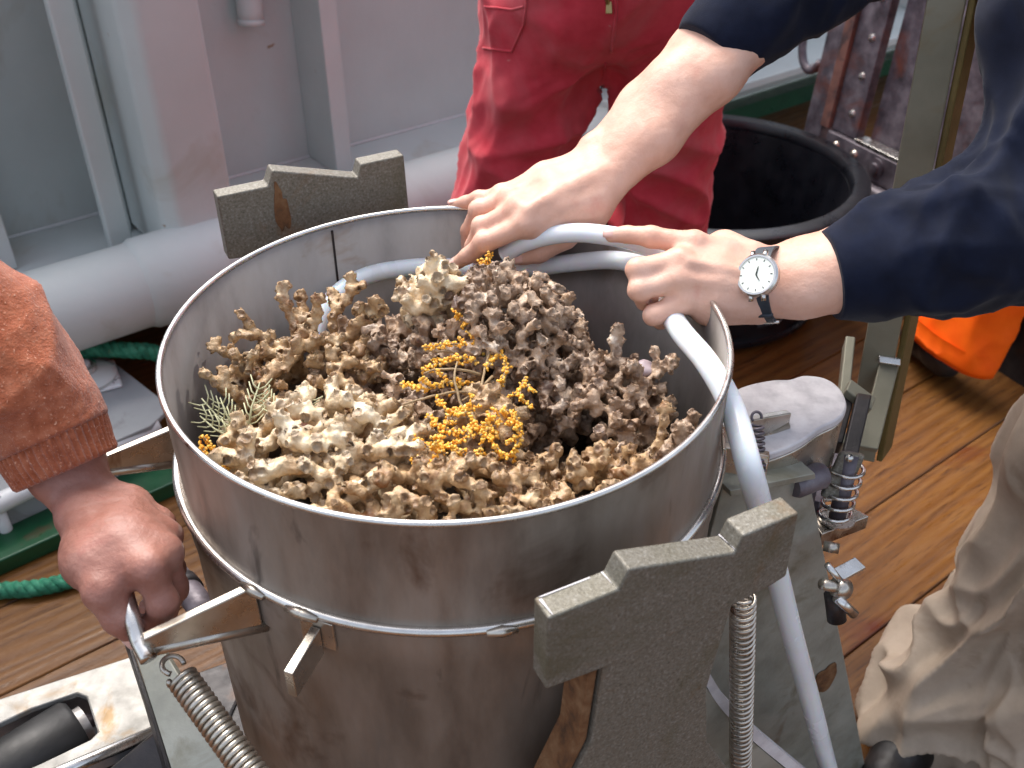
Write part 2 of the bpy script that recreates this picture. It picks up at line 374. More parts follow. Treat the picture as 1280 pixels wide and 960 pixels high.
M['khaki'] = pmat('khaki_nylon', [rgb(168, 152, 134), rgb(186, 169, 151)], scale=24, rough=.6, bump=.0006, bscale=700, spec=.3, stain=rgb(122, 100, 76), sscale=6, sth=(.58, .75))
M['leather'] = pmat('dark_leather', [rgb(26, 24, 26), rgb(44, 40, 38)], scale=20, rough=.5, bump=.0006, bscale=140)
M['rope'] = pmat('green_rope', [rgb(18, 84, 62), rgb(40, 122, 92), rgb(70, 146, 116)], scale=60, rough=.7, bump=.0012, bscale=260, stretch=(1, 1, 1), stain=rgb(120, 104, 70), sscale=26, sth=(.66, .74))
M['hose'] = pmat('milky_hose', [rgb(236, 239, 246), rgb(242, 244, 248)], scale=5, rough=.25, sss=.55, coat=.3, trans=0, stain=rgb(230, 231, 230), sscale=9, sth=(.5, .8))
M['coral_tan'] = pmat('tan_coral', [rgb(122, 90, 58), rgb(174, 140, 100), rgb(202, 174, 134), rgb(222, 202, 170)], scale=34, detail=8, rough=.42, rvar=.2, coat=.3, bump=.0022, bscale=260, stain=rgb(128, 82, 42), sscale=34, sth=(.5, .68), spec=.4)
M['coral_cream'] = pmat('cream_coral', [rgb(156, 122, 82), rgb(210, 184, 146), rgb(228, 208, 174), rgb(238, 226, 202)], scale=30, detail=8, rough=.36, rvar=.2, coat=.3, bump=.0020, bscale=240, stain=rgb(158, 112, 62), sscale=26, sth=(.52, .7), stain2=(rgb(222, 168, 150), 13, (.64, .72)))
M['coral_brown'] = pmat('brown_coral', [rgb(116, 90, 68), rgb(170, 140, 112), rgb(204, 178, 152), rgb(230, 214, 194)], scale=38, detail=8, rough=.42, rvar=.2, coat=.3, bump=.0024, bscale=280, stain=rgb(84, 56, 38), sscale=30, sth=(.48, .66), stain2=(rgb(200, 184, 176), 22, (.66, .72)))
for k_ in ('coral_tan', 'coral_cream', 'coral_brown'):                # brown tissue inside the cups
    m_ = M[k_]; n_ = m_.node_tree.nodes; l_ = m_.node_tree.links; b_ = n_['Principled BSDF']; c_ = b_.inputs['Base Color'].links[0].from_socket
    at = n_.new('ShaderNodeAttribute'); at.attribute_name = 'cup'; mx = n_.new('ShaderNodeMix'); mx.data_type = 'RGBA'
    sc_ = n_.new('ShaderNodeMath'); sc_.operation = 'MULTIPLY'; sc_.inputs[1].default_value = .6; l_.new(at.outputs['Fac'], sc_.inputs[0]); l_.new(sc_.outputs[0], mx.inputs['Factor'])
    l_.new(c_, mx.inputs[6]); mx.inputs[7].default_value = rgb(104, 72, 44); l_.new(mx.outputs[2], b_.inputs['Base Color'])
M['rubble'] = pmat('dead_coral_rubble', [rgb(44, 34, 26), rgb(80, 62, 46), rgb(112, 92, 70)], scale=40, rough=.6, bump=.002, bscale=200)
M['polyp'] = pmat('orange_polyps', [rgb(214, 130, 20), rgb(242, 170, 44), rgb(248, 196, 84), rgb(250, 222, 150)], scale=240, rough=.5, bump=.0006, bscale=300, sss=.1)
M['stem'] = pmat('gorgonian_stem', [rgb(122, 100, 70), rgb(166, 142, 106)], scale=60, rough=.6, bump=.0006, bscale=300)
M['hydroid'] = pmat('pale_hydroid', [rgb(170, 170, 130), rgb(206, 206, 170)], scale=60, rough=.6)
M['dial'] = pmat('watch_dial', [rgb(226, 234, 222), rgb(238, 242, 234)], scale=10, rough=.2)
M['strap'] = pmat('watch_strap', [rgb(40, 46, 54), rgb(62, 70, 80)], scale=40, rough=.6, bump=.0004, bscale=400)
M['ink'] = pmat('black_ink', [rgb(16, 22, 18), rgb(20, 26, 20)], rough=.4)
M['brass'] = pmat('zip_metal', [rgb(150, 130, 84), rgb(180, 160, 110)], scale=40, rough=.35, metal=.9)
M['sea'] = pmat('sea_water', [rgb(20, 40, 50), rgb(34, 58, 66)], scale=.2, rough=.12, bump=.1, bscale=.6)
M['cloth_dark'] = pmat('hair', [rgb(52, 36, 24), rgb(80, 58, 38)], scale=60, rough=.7, bump=.002, bscale=200)

# ================================================================ THE SETTING
sea = mesh_np('sea', [(-4000, -4000, -4), (4000, -4000, -4), (4000, 4000, -4), (-4000, 4000, -4)], [(0, 1, 2, 3)], M['sea']); tag(sea, kind='structure')
deck = mesh_np('deck', [WL(-5, -4.2, -.012), WL(7, -4.2, -.012), WL(7, 2.3, -.012), WL(-5, 2.3, -.012)], [(0, 1, 2, 3)], M['caulk']); tag(deck, kind='structure')
PWID = .2
_pm = {}
def plank(s0, s1, o0):
    key = round(s1 - s0, 3)
    if key not in _pm:
        V, Fc = box_vf([key / 2, PWID / 2, -.02], np.array([1., 0, 0]), np.array([0, 1., 0]), Z, key - .005, PWID - .0025, .04)
        me = bpy.data.meshes.new('plank'); me.from_pydata([tuple(v) for v in V], [], Fc); me.materials.append(M['deck'])
        bm = bmesh.new(); bm.from_mesh(me); bmesh.ops.bevel(bm, geom=[e for e in bm.edges if all(v.co.z > -.001 for v in e.verts)], offset=.002, segments=1, affect='EDGES'); bm.to_mesh(me); bm.free()
        _pm[key] = me
    o = bpy.data.objects.new('plank', _pm[key]); COL.objects.link(o); o.parent = deck
    o.location = WL(s0, o0, 0); o.rotation_euler = (0, 0, math.pi / 2 - YW)
row = 0
o0 = .31 - PWID * 22
while o0 < 1.9:
    s = -6.5 + (row * 1.37) % 2.2
    while s < 6.5:
        L = [4.2, 5.4, 4.8][(row + int(s * 3)) % 3]
        if not (s > 6 or s + L < -5): plank(s, s + L, o0)
        s += L
    o0 += PWID; row += 1

# green painted waterway along the ship's side
wv = MB(); wv.add(*box_vf(WL(1, 1.95, .03), WW, NW, Z, 12, .5, .072)); tag(wv.build('waterway', M['green'], smooth=False), kind='structure')

# bulwark of white painted plate with stiffeners, pillar and ledge
pr, po, pz = .094, 1.36, .292
OB = 1.765                                                     # inner face of the plating
bul = thing('bulwark', 'white painted steel bulwark with pillar and stiffeners along the ship side', 'bulwark', WL(.5, OB, .05))
def wbox(name, s0, s1, o0, o1, z0, z1, mat, parent, bevel=.004):
    mb = MB(); mb.add(*box_vf(WL((s0 + s1) / 2, (o0 + o1) / 2, (z0 + z1) / 2), WW, NW, Z, s1 - s0, o1 - o0, z1 - z0))
    return mb.build(name, mat, parent, bevel=bevel)
wbox('plating', -3.2, 6.2, OB, OB + .012, .07, 1.25, M['white'], bul, .002)
wbox('ledge', -3.2, 6.2, 1.44, OB - .003, .262, .29, M['white'], bul)
wbox('cap_rail', -3.2, 6.2, OB - .1, OB + .12, 1.253, 1.29, M['white'], bul, .01)
def px_s(px, py, o): return WW @ PL(px, py, o, NW)
tube('weld_seam', [WL(s, OB - .004, .293) for s in np.linspace(-3.1, 6.1, 120)], .004 + .0015 * perlin(np.outer(np.arange(120), [.37, .1, .2])), M['white2'], bul, 8)
for s_ in (1.32, -.55): tube('weld_seam', [WL(s_ + .002 * math.sin(z_ * 90), OB - .001, z_) for z_ in np.linspace(.3, 1.24, 60)], .004, M['white'], bul, 8)
# T shaped stiffeners: web and flange
for px, py in ((412, 100), (-80, 100)):
    s = px_s(px, py, OB - .16)
    wbox('stiffener_web', s - .006, s + .006, OB - .155, OB - .002, .293, 1.25, M['white'], bul, .002)
    wbox('stiffener_flange', s - .012, s + .035, OB - .17, OB - .157, .293, 1.25, M['white'], bul, .003)
for s in (1.75, 2.5, 3.3, 4.1, -1.1, -1.9):
    wbox('stiffener_web', s - .006, s + .006, OB - .155, OB - .002, .293, 1.25, M['white'], bul, .002)
    wbox('stiffener_flange', s - .02, s + .025, OB - .17, OB - .157, .293, 1.25, M['white'], bul, .003)
# rounded box pillar standing on the pipe, a deep return to its left
o_f = 1.36
s0, s1 = px_s(212, 300, o_f), px_s(290, 232, o_f)
P = [WL(s0, OB - .005, 0), WL(s0, o_f + .03, 0), WL(s0 + .03, o_f, 0), WL(s1, o_f, 0), WL(s1, OB - .005, 0)]
pl = [p + Z * .30 for p in P]
prism('pillar', pl, Z * .94, M['white'], bul, bevel=.012)
sa, sb = px_s(137, 303, 1.5), px_s(166, 297, 1.5)
wbox('pillar_return', sa, sb, 1.5, 1.53, .293, 1.25, M['white'], bul, .006)
wbox('return_web', sb - .02, s0 - .003, 1.62, 1.64, .293, 1.25, M['white'], bul, .004)
# triangular foot gusset between pillar and pipe
tube('saddle_pad', [WL(s, po, pz) for s in (s0 - .09, s0 - .075, s1 + .03, s1 + .045)], [pr, pr + .007, pr + .007, pr], M['white'], bul, seg=48, cap=False)

# big pipe along the foot of the bulwark
tb = thing('pipe', 'thick white pipe along the foot of the bulwark', 'pipe', WL(0, po, pz))
tube('barrel', [WL(s, po, pz) for s in np.linspace(-2.6, 1.45, 14)], pr, M['white'], tb, seg=40)
for s in (-1.2, .62): tube('weld_bead', [WL(s - .006, po, pz), WL(s + .006, po, pz)], pr + .003, M['white2'], tb, seg=40)
tube('flange', [WL(1.45, po, pz), WL(1.47, po, pz)], pr + .012, M['white'], tb, seg=40)
for k in range(3):
    s = -1.9 + 1.3 * k; wbox('saddle', s, s + .05, po - .05, po + .05, .02, pz - pr + .01, M['white'], tb)

# short pipe stub hanging above the pillar
p0 = D(306, -60, 2.35); p1 = D(314, 31, 2.42)
st = thing('pipe_stub', 'short capped white pipe hanging beside the pillar', 'pipe', p1)
V, Fc = tube_vf(np.linspace(p0, p1, 6), [.031] * 5 + [.028], 28); mesh_np('stub', V, Fc, M['white'], st)
pd = (p1 - p0) / np.linalg.norm(p1 - p0)
tube('end_cap', [p1 - pd * .012, p1 + pd * .001], .0325, M['white'], st, 28)
tube('bracket', [p0, p0 + NW * .28], .014, M['white'], st, 14)

# raised grey deck plate with a round fitting, behind the drum on the left
zt = .12
gp = thing('gutter_plate', 'grey painted raised steel plate below the white pipe', 'steel plate', U(150, 500, zt))
poly = [U(*p, zt) for p in ((-60, 640), (188, 532), (214, 508), (128, 441), (-40, 470))]
prism('plate', [p - Z * .012 for p in poly], Z * .012, M['grey'], gp, bevel=.003)
prism('edge_upstand', [U(-60, 640, zt) - Z * .11, U(188, 532, zt) - Z * .11, U(188, 532, zt) - Z * .013, U(-60, 640, zt) - Z * .013], np.array([0, .012, 0]), M['grey'], gp, bevel=.002)
c = U(112, 478, zt)
fit = thing('deck_fitting', 'white round vent fitting with a square base on the grey plate', 'fitting', c)
ax = lambda r, n: [c + np.array([r * math.cos(t), r * math.sin(t), 0]) for t in np.linspace(0, 2 * np.pi, n, endpoint=False)]
sq = [c + WF * a * .062 + NF * b * .055 + Z * .0005 for a, b in ((-1, -1), (1, -1), (1, 1), (-1, 1))]
prism('base', sq, Z * .01, M['white2'], fit, bevel=.006)
lathe('dome', [(.058, .011), (.06, .018), (.05, .027), (.03, .032), (.0, .032)], c, M['white'], fit, seg=40)
lathe('collar', [(.024, .0325), (.024, .046), (.019, .048), (.019, .0325)], c, M['bright'], fit, seg=32, closed=True)
lathe('screw', [(.012, .0325), (.012, .052), (.0, .053)], c, M['white2'], fit, seg=24)
# chipped white rail
a, b = U(-30, 643, .1), U(196, 531, .1)
rl = thing('rail', 'chipped white tube rail along the edge of the grey plate', 'rail', (a + b) / 2)
tube('rail_tube', np.linspace(a, b, 8), .02, M['white2'], rl, 20)
for t in (.1, .55, .97):
    q = a + (b - a) * t; tube('post', [q * [1, 1, 0] + Z * .001, q - Z * .018], .012, M['white2'], rl, 14)
# low green coaming between rail and wooden deck
P = [U(*p, .035) for p in ((-60, 660), (200, 560), (245, 590), (-60, 728))]
tag(prism('green_coaming', [p - Z * .036 for p in P], Z * .036, M['green'], bevel=.004, loc=P[0]), kind='structure')

# ropes: three laid strands each
def rope(name, pts, r, label, pitch=.05):
    P = catmull(pts, 24); L = np.concatenate([[0], np.cumsum(np.linalg.norm(np.diff(P, axis=0), axis=1))])
    n = int(L[-1] / pitch * 12); t = np.linspace(0, L[-1], n); Q = np.stack([np.interp(t, L, P[:, i]) for i in range(3)], 1)
    T, A, B = frames(Q); root = thing(name, label, 'rope', Q[0])
    for k in range(3):
        ph = 2 * np.pi * (t / pitch + k / 3); C3 = Q + .52 * r * (A * np.cos(ph)[:, None] + B * np.sin(ph)[:, None])
        tube('strand', C3, .56 * r, M['rope'], root, 8)
    return root
rope('rope', [U(60, 470, .14), U(86, 446, .16), U(120, 437, .17), U(165, 438, .17), U(196, 442, .15), U(232, 462, .1)], .018, 'green rope lying along the underside of the white pipe')
rope('rope', [U(-60, 744, .016), U(0, 738, .016), U(45, 735, .016), U(95, 722, .016), U(150, 690, .016)], .0155, 'green rope lying on the wooden deck below the fist')
a, b = U(178, 610, .012), U(214, 598, .012)
dow = thing('marker_stick', 'small stick with teal ends lying on the deck', 'stick', a)
tube('stick', np.linspace(a + (b - a) * .14, b - (b - a) * .25, 4), .008, M['bar'], dow, 12)
tube('end_wrap', [a, a + (b - a) * .16], .0085, M['rope'], dow, 12); tube('end_wrap', [b - (b - a) * .28, b], .0085, M['rope'], dow, 12)

# ================================================================ DRUM
drum = thing('steel_drum', 'large open stainless steel drum filled with corals', 'drum', (0, 0, .3))
lathe('shell', [(.2475, .9), (.25, .9), (.25, .802), (.2532, .796), (.2532, .752), (.2516, .748), (.2516, .32), (.24, .305), (0, .305), (0, .312), (.238, .312), (.2475, .33)], (0, 0, 0), M['steel'], drum, seg=160, closed=True)
V, Fc = lathe_vf([(.2474, .8985), (.2469, .8985), (.2469, .4), (.2474, .4)], (0, 0, 0), seg=160, closed=True); mesh_np('inner_lining', V, Fc, M['steel_in'], drum)
lathe('rim', [(.2488 + .0028 * math.cos(t), .9008 + .0026 * math.sin(t)) for t in np.linspace(0, 2 * np.pi, 12, endpoint=False)], (0, 0, 0), M['bright'], drum, seg=192, closed=True, sharp=False)
lathe('band', [(.2538 + .0045 * math.cos(t), .795 + .0042 * math.sin(t)) for t in np.linspace(0, 2 * np.pi, 12, endpoint=False)], (0, 0, 0), M['bright'], drum, seg=192, closed=True, sharp=False)
for px, py in ((330, 760), (612, 780), (460, 786)):
    pass
def cyl(px, py, r, far=False):
    d = ray(px, py); a = d[0] ** 2 + d[1] ** 2; b = 2 * (CAM[0] * d[0] + CAM[1] * d[1]); c = CAM[0] ** 2 + CAM[1] ** 2 - r * r
    q = math.sqrt(b * b - 4 * a * c); return CAM + d * ((-b + (q if far else -q)) / (2 * a))
sm = cyl(415, 290, .2468, True); an = math.atan2(sm[1], sm[0]); rd = np.array([math.cos(an), math.sin(an), 0]); tn = np.array([-rd[1], rd[0], 0])
mb = MB(); mb.add(*box_vf(rd * .2465 + Z * .65, tn, rd, Z, .0022, .0016, .49)); mb.build('seam', M['dark'], drum, smooth=False)
# weld spots on the band
for px, py in ((315, 733), (372, 757), (380, 768), (628, 782)):
    q = cyl(px, py, .258); q[2] = .795; t = np.array([-q[1], q[0], 0]) / .258
    V, Fc = tube_vf([q - t * .012, q, q + t * .012], [.003, .005, .003], 8); mesh_np('weld_spot', V, Fc, M['bar'], drum)
# four gusset arms with their rods, and a handle bar on each side
for sg in (-1, 1):
    for so_ in ((-1, 1) if sg < 0 else (-1,)):
        s_in, s_out, oo = .2245 * sg, .313 * sg, .118 * so_
        pr_ = [FR(s_in, oo, .797), FR(s_out, oo, .782), FR(s_out, oo, .770), FR(s_in, oo, .752)]
        prism('gusset', [p - NF * .004 for p in pr_], NF * .008, M['bar'], drum, bevel=.0015)
        tube('gusset_rod', [FR(s_in - .004 * sg, oo, .747), FR(s_out, oo, .766)], .0058, M['bar'], drum, 14)
    if sg > 0: continue
    hb = catmull([FR(.313 * sg, -.128, .766), FR(.316 * sg, -.112, .773), FR(.3165 * sg, -.09, .785), FR(.3165 * sg, -.06, .790), FR(.3165 * sg, .06, .790), FR(.3165 * sg, .09, .785), FR(.316 * sg, .112, .773), FR(.313 * sg, .128, .766)], 8)
    tube('handle', hb, .0068, M['bright'], drum, 18)
# small lugs
for a, zz in ((-111.5, .775), (166, .80), (-8, .79)):
    a = math.radians(a); r = np.array([math.cos(a), math.sin(a), 0]); t = np.array([-r[1], r[0], 0])
    mb = MB(); mb.add(*box_vf(r * .2545 + Z * zz, t, r, Z, .03, .003, .03)); mb.build('lug_pad', M['bar'], drum, bevel=.001)
    prism('lug', [r * .2565 - t * .004 + Z * (zz + .008), r * .298 - t * .004 + Z * (zz + .002), r * .298 - t * .004 + Z * (zz - .026), r * .2565 - t * .004 + Z * (zz - .022)], t * .008, M['bar'], drum, bevel=.001)

# ================================================================ CORER FRAME
# notched closing plates, front and rear
def notched(oface, zc, s_at, sign, lab, stem):
    L0 = s_at
    prof = [(0, -.075), (0, 0), (.055, .0005), (.062, .017), (.155, -.010), (.16, .005), (.211, .006), (.213, -.062), (.195, -.067), (.053, -.079)]
    return [FR(L0 + a, oface, zc + b) for a, b in prof]
fp = thing('notched_plate', 'thick notched steel plate in front of the drum, standing on a broad stem', 'steel plate', FR(.04, -.3, .55))
prism('head', notched(-.31, .870, -.067, 1, '', 0), NF * .021, M['galv'], fp, bevel=.0022)
st_ = [FR(-.016, -.3, .7935), FR(-.022, -.3, .70), FR(-.05, -.3, .63), FR(-.09, -.3, .50), FR(.16, -.3, .50), FR(.10, -.3, .62), FR(.088, -.3, .70), FR(.10, -.3, .803)]
prism('stem', [p - NF * .006 for p in st_], NF * .014, M['galv'], fp, bevel=.002)
prism('stem_rib', [FR(-.0185, -.302, .786), FR(-.024, -.302, .70), FR(-.053, -.302, .625), FR(-.092, -.302, .50), FR(-.10, -.302, .50), FR(-.061, -.302, .628), FR(-.032, -.302, .70), FR(-.027, -.302, .786)], NF * .03, M['rust'], fp, bevel=.0015)
# curved light edge of the opening on the right of the stem
P = catmull([PL(876, 845, -.25), PL(900, 884, -.25), PL(940, 925, -.25), PL(985, 962, -.25), PL(1040, 1005, -.25)], 6)
mb = MB()
T_ = np.gradient(P, axis=0)
V = np.vstack([P, P + NF * .012 + Z * .0, P + NF * .012 + Z * .021, P + Z * .021]); n_ = len(P)
Fs = [(i + a * n_, i + 1 + a * n_, i + 1 + ((a + 1) % 4) * n_, i + ((a + 1) % 4) * n_) for i in range(n_ - 1) for a in range(4)]
mb.add(V, Fs).build('flange', M['cast_top'], fp, smooth=False)
P2 = [PL(876, 850, -.249), PL(930, 918, -.249), PL(985, 964, -.249), PL(1030, 1010, -.249), PL(870, 1010, -.249)]
prism('flange_web', P2, NF * .006, M['galv2'], fp, bevel=.001)

for P_ in ((-.064, -.024, .0172, .0192), (-.0652, -.0628, -.0, .017), (-.0148, -.0132, .001, .0195), (.0868, .0882, .001, .0195)):
    zz = .8703 if P_[1] < 0 else .8612 ; a0, a1, b0_, b1_ = P_
    if P_[0] > 0: zz = .8615
    prism('chalk_mark', [FR(a0 + .002, -.31 + b0_ + .001, zz), FR(a1, -.31 + b0_ + .001, zz), FR(a1, -.31 + b1_, zz), FR(a0, -.31 + b1_, zz)], Z * .0005, M['cast_top'], fp, bevel=0)
rp = thing('notched_plate', 'thick rust streaked notched steel plate behind the drum rim', 'steel plate', FR(-.03, .31, .5))
prism('head', [p for p in notched(.302, .932, -.129, 1, '', 0)], NF * .021, M['galv'], rp, bevel=.0022)
prism('stem', [p + NF * .003 for p in [FR(-.08, .3, .856), FR(-.1, .3, .50), FR(.06, .3, .50), FR(.03, .3, .866)]], NF * .014, M['galv'], rp, bevel=.002)

def scab(name, c_, e1, e2, n_, a, b, mat, parent, seed):
    P = [c_ + e1 * math.cos(t) * a * k + e2 * math.sin(t) * b * k for t, k in [(t, 1 + .6 * float(perlin(np.array([math.cos(t) * 1.6 + seed, math.sin(t) * 1.6, seed * .37])))) for t in np.linspace(0, 6.283, 36, endpoint=False)]]
    prism(name, P, n_ * .0007, mat, parent, bevel=0)
scab('rust_streak', PL(352, 262, .302), WF, Z, -NF, .007, .028, M['rust'], rp, 2.3)
# sloping leg plates left and right of the drum
rleg = thing('frame_leg', 'tapered grey steel leg plate sloping down behind the hose', 'frame leg', FR(.4, -.15, .4))
LP = [PL(*p, -.15) for p in ((905, 603), (1009, 583), (1087, 985), (1095, 1040), (960, 1040), (880, 850), (880, 700))]
prism('web', LP, NF * .010, M['galv2'], rleg, bevel=.0015)
TP = [PL(*p, -.151) for p in ((903, 604), (1009, 583), (1010, 590), (904, 612))]
prism('top_flange', [p - NF * .012 for p in TP], NF * .045, M['galv2'], rleg, bevel=.0012)
P = [PL(*p, -.1515) for p in ((1006, 826), (1013, 820), (1022, 822), (1030, 828), (1041, 824), (1045, 836), (1043, 846), (1049, 858), (1040, 866), (1036, 878), (1024, 874), (1016, 880), (1008, 868), (1010, 852), (1002, 842))]
pc_ = PL(1030, 850, -.1515); P = [pc_ + (WF * math.cos(t) * .8 + Z * math.sin(t) * 1.25) * .021 * (1 + .4 * float(perlin(np.array([math.cos(t) * 1.3 + 7.7, math.sin(t) * 1.3, 2.4])))) for t in np.linspace(0, 6.283, 40, endpoint=False)]
prism('rust_scab', [p - NF * .0008 for p in P], NF * .002, M['rust'], rleg, bevel=.0008)

# cast head block right of the drum
zb = .755
top = [U(*p, zb) for p in ((893, 512), (925, 492), (962, 483), (985, 482), (1003, 477), (1028, 480), (1046, 491), (1056, 508), (1055, 522), (1046, 532), (1024, 543), (1003, 558), (978, 570), (950, 578), (905, 582))]
ctr = np.mean(top, axis=0)
tp2 = catmull(top + [top[0]], 5)[:-1]
blk = thing('cast_block', 'white topped cast metal block with rounded nose, right of the drum', 'cast block', ctr - Z * .2)
prism('body', [ctr + (p - ctr) * .985 - Z * .07 for p in tp2], Z * .0685, M['bar'], blk, bevel=.002)
prism('top_slab', [p - Z * .001 for p in tp2], Z * .010, M['cast_top'], blk, bevel=.003)  # slab base lightened: colour stands in for overhead light on the block top
bot = ctr - Z * .071
mb = MB(); mb.add(*box_vf(bot - Z * .121, WF, NF, Z, .07, .05, .24)); mb.build('pedestal', M['iron'], blk, bevel=.004)
lathe('pivot', [(0, -.02), (.012, -.02), (.014, -.016), (.014, .016), (.012, .02), (0, .02)], D(1010, 600, 1.02), M['iron'], blk, axis=WF, seg=32)

# tall post leaning up behind the block, with its clamp bars
def bar(name, a, b, wd, th, side, mat, parent, bevel=.002):
    """flat bar from a to b, width along side"""
    side = side / np.linalg.norm(side); ax_ = (b - a); nn = np.cross(ax_, side); nn /= np.linalg.norm(nn)
    P = [a - side * wd / 2 - nn * th / 2, a + side * wd / 2 - nn * th / 2, b + side * wd / 2 - nn * th / 2, b - side * wd / 2 - nn * th / 2]
    return prism(name, P, nn * th, mat, parent, bevel)
b0, b1 = D(1074, 572, 1.34), D(1204, -110, 1.02)
post = thing('lever_post', 'tall olive grey steel post leaning up past the navy sleeve', 'post', b0)
sd_ = np.array([.93, -.36, 0.])
bar('face', b0, b1, .039, .010, sd_, M['olive'], post)
e0, e1 = b0 + sd_ * .0225 + np.array([.024, .026, 0]) * .6, b1 + sd_ * .0225 + np.array([.024, .026, 0]) * .6
bar('edge', e0, e1, .04, .008, np.array([.6, .8, 0]), M['ochre'], post)
bar('link', b0 + np.array([-.01, .02, .01]), np.array([.40, .09, .60]), .03, .014, np.array([0, 0, 1.]), M['iron'], post)
a, b = D(1061, 428, 1.27), D(1047, 560, 1.2); bar('clamp_bar', a, b, .012, .03, np.array([1, -.3, 0]), M['olive'], post)
a, b = D(1112, 452, 1.27), D(1084, 562, 1.22); bar('clamp_bar', a, b, .024, .012, np.array([1, -.3, 0]), M['olive'], post)
a, b = D(1111, 446, 1.262), D(1111, 456, 1.262); bar('clamp_cap', a, b, .027, .02, np.array([1, -.3, 0]), M['bright'], post)
# latch with bolt and small spring under the post
lat = thing('spring_latch', 'spring loaded latch bolt on a square plate below the post', 'latch', D(1050, 650, 1.05))
c0 = U(1052, 657, .60)
P = [U(*p, .60) for p in ((1022, 668), (1060, 650), (1087, 647), (1040, 630), (1010, 640))]
prism('plate', [U(*p, .60) for p in ((1008, 640), (1052, 626), (1087, 645), (1027, 668))], -Z * .02, M['bar'], lat, bevel=.0015)
q0, q1 = D(1046, 648, 1.08), D(1064, 568, 1.05)
bar('tongue', D(1040, 622, 1.07), D(1066, 566, 1.05), .026, .012, np.array([1, -.2, .0]), M['galv'], lat, .004)
tube('pin', [D(1062, 572, 1.04), D(1058, 578, 1.07)], .004, M['bright'], lat, 14)
tube('coil', helix(D(1042, 648, 1.085), D(1062, 580, 1.055), .016, 5, 16), .0022, M['bright'], lat, 7)
tube('bolt', [q0, q1], .009, M['iron'], lat, 16)
lathe('washer', [(0.006, 0), (.02, 0), (.02, .003), (.006, .003)], U(1046, 648, .602), M['bright'], lat, seg=32, closed=True)
tube('nut', [D(1040, 678, 1.06), D(1038, 690, 1.06)], .009, M['bar'], lat, 6)
# lower wing bolt
wing = thing('wing_bolt', 'shiny wing bolt with flat thumb plate beside the leg', 'bolt', D(1045, 740, 1.02))
prism('thumb_plate', [D(1036, 716, 1.03), D(1068, 699, 1.05), D(1082, 712, 1.05), D(1052, 729, 1.03)], np.array([0, 0, .004]), M['bright'], wing, bevel=.0012)
tube('arm', [D(1034, 706, 1.0), D(1054, 731, 1.01)], .0035, M['bright'], wing, 12)
tube('shaft', [D(1028, 730, 1.0), D(1058, 738, 1.02)], .006, M['bar'], wing, 14)
tube('collar', [D(1044, 733, 1.01), D(1058, 737, 1.015)], .010, M['bar'], wing, 16)
tube('arm', [D(1046, 747, 1.01), D(1068, 768, 1.02)], .0052, M['bright'], wing, 12)
tube('boss', [D(1042, 742, 1.03), D(1046, 775, 1.04)], .010, M['dark'], wing, 16)
# dark clevis behind the block
cl = thing('clevis', 'dark steel clevis between the cast block and the post', 'clevis', D(1065, 560, 1.1))
bar('cheek', D(1078, 500, 1.14), D(1058, 585, 1.1), .016, .03, np.array([1, -.3, 0]), M['dark'], cl)
bar('cheek', D(1062, 492, 1.16), D(1044, 560, 1.13), .012, .03, np.array([1, -.3, 0]), M['dark'], cl)
bar('crossbar', D(1058, 484, 1.14), D(1090, 508, 1.14), .012, .02, np.array([.2, -.3, 1]), M['olive'], cl)

# springs
def spring(a, b, R, r, turns, label, mat='iron', hook=True):
    sp = thing('coil_spring', label, 'spring', b)
    H_ = helix(a, b, R, turns, 18); tube('coil', H_, r, M[mat], sp, 8)
    if hook:
        d = (a - b) / np.linalg.norm(a - b); s = np.cross(d, [0, .3, 1]); s /= np.linalg.norm(s)
        th = np.linspace(-.4, 4.0, 14); tube('hook', np.array([a + d * (R * 1.1) + (s * math.cos(t) + d * math.sin(t)) * R * .8 for t in th]), r, M[mat], sp, 8)
    return sp
spring(D(226, 845, .79), D(345, 1010, .74), .0105, .0022, 26, 'thick coil spring slanting below the left drum handle', 'bar')
spring(PL(929, 742, -.27), PL(925, 1000, -.27), .0098, .0019, 44, 'upright coil spring beside the stem of the front plate', 'bar')
spring(D(946, 530, .93), D(948, 590, .93), .006, .0014, 9, 'small coil spring behind the hose on the cast block', 'iron')

# left foot: box beam with roller, and leg strut
zc = .5
bx = [U(*p, zc) for p in ((-40, 886), (165, 820), (201, 908), (-40, 1010))]
beam = thing('box_beam', 'stained aluminium box beam with an open slot at lower left', 'beam', U(100, 900, .2))
hole = [U(*p, zc) for p in ((-34, 920), (40, 885), (96, 866), (108, 871), (122, 915), (112, 925), (60, 950), (-34, 990))]
# top plate with an opening
bm = bmesh.new()
ov = [bm.verts.new(p) for p in bx]; hv = [bm.verts.new(p) for p in hole]
oe = [bm.edges.new((ov[i], ov[(i + 1) % len(ov)])) for i in range(len(ov))]; he = [bm.edges.new((hv[i], hv[(i + 1) % len(hv)])) for i in range(len(hv))]
bmesh.ops.triangle_fill(bm, edges=oe + he, use_beauty=True)
r_ = bmesh.ops.extrude_face_region(bm, geom=list(bm.faces)); bmesh.ops.translate(bm, verts=[v for v in r_['geom'] if isinstance(v, bmesh.types.BMVert)], vec=(0, 0, -.008))
bmesh.ops.recalc_face_normals(bm, faces=bm.faces)
bm.verts.index_update(); V = np.array([v.co[:] for v in bm.verts]); Fc = [tuple(v.index for v in f.verts) for f in bm.faces]; bm.free()
o = mesh_np('top_plate', V, Fc, M['stained_alu'], beam); add_bevel(o, .002)
def rimwall(name, pts, h, th, mat):
    for i in range(len(pts) - 1):
        a, b = pts[i], pts[i + 1]; n3 = np.cross(b - a, Z); n3 /= np.linalg.norm(n3)
        prism(name, [a - Z * .0085, b - Z * .0085, b - Z * h, a - Z * h], n3 * th, mat, beam, bevel=.002)
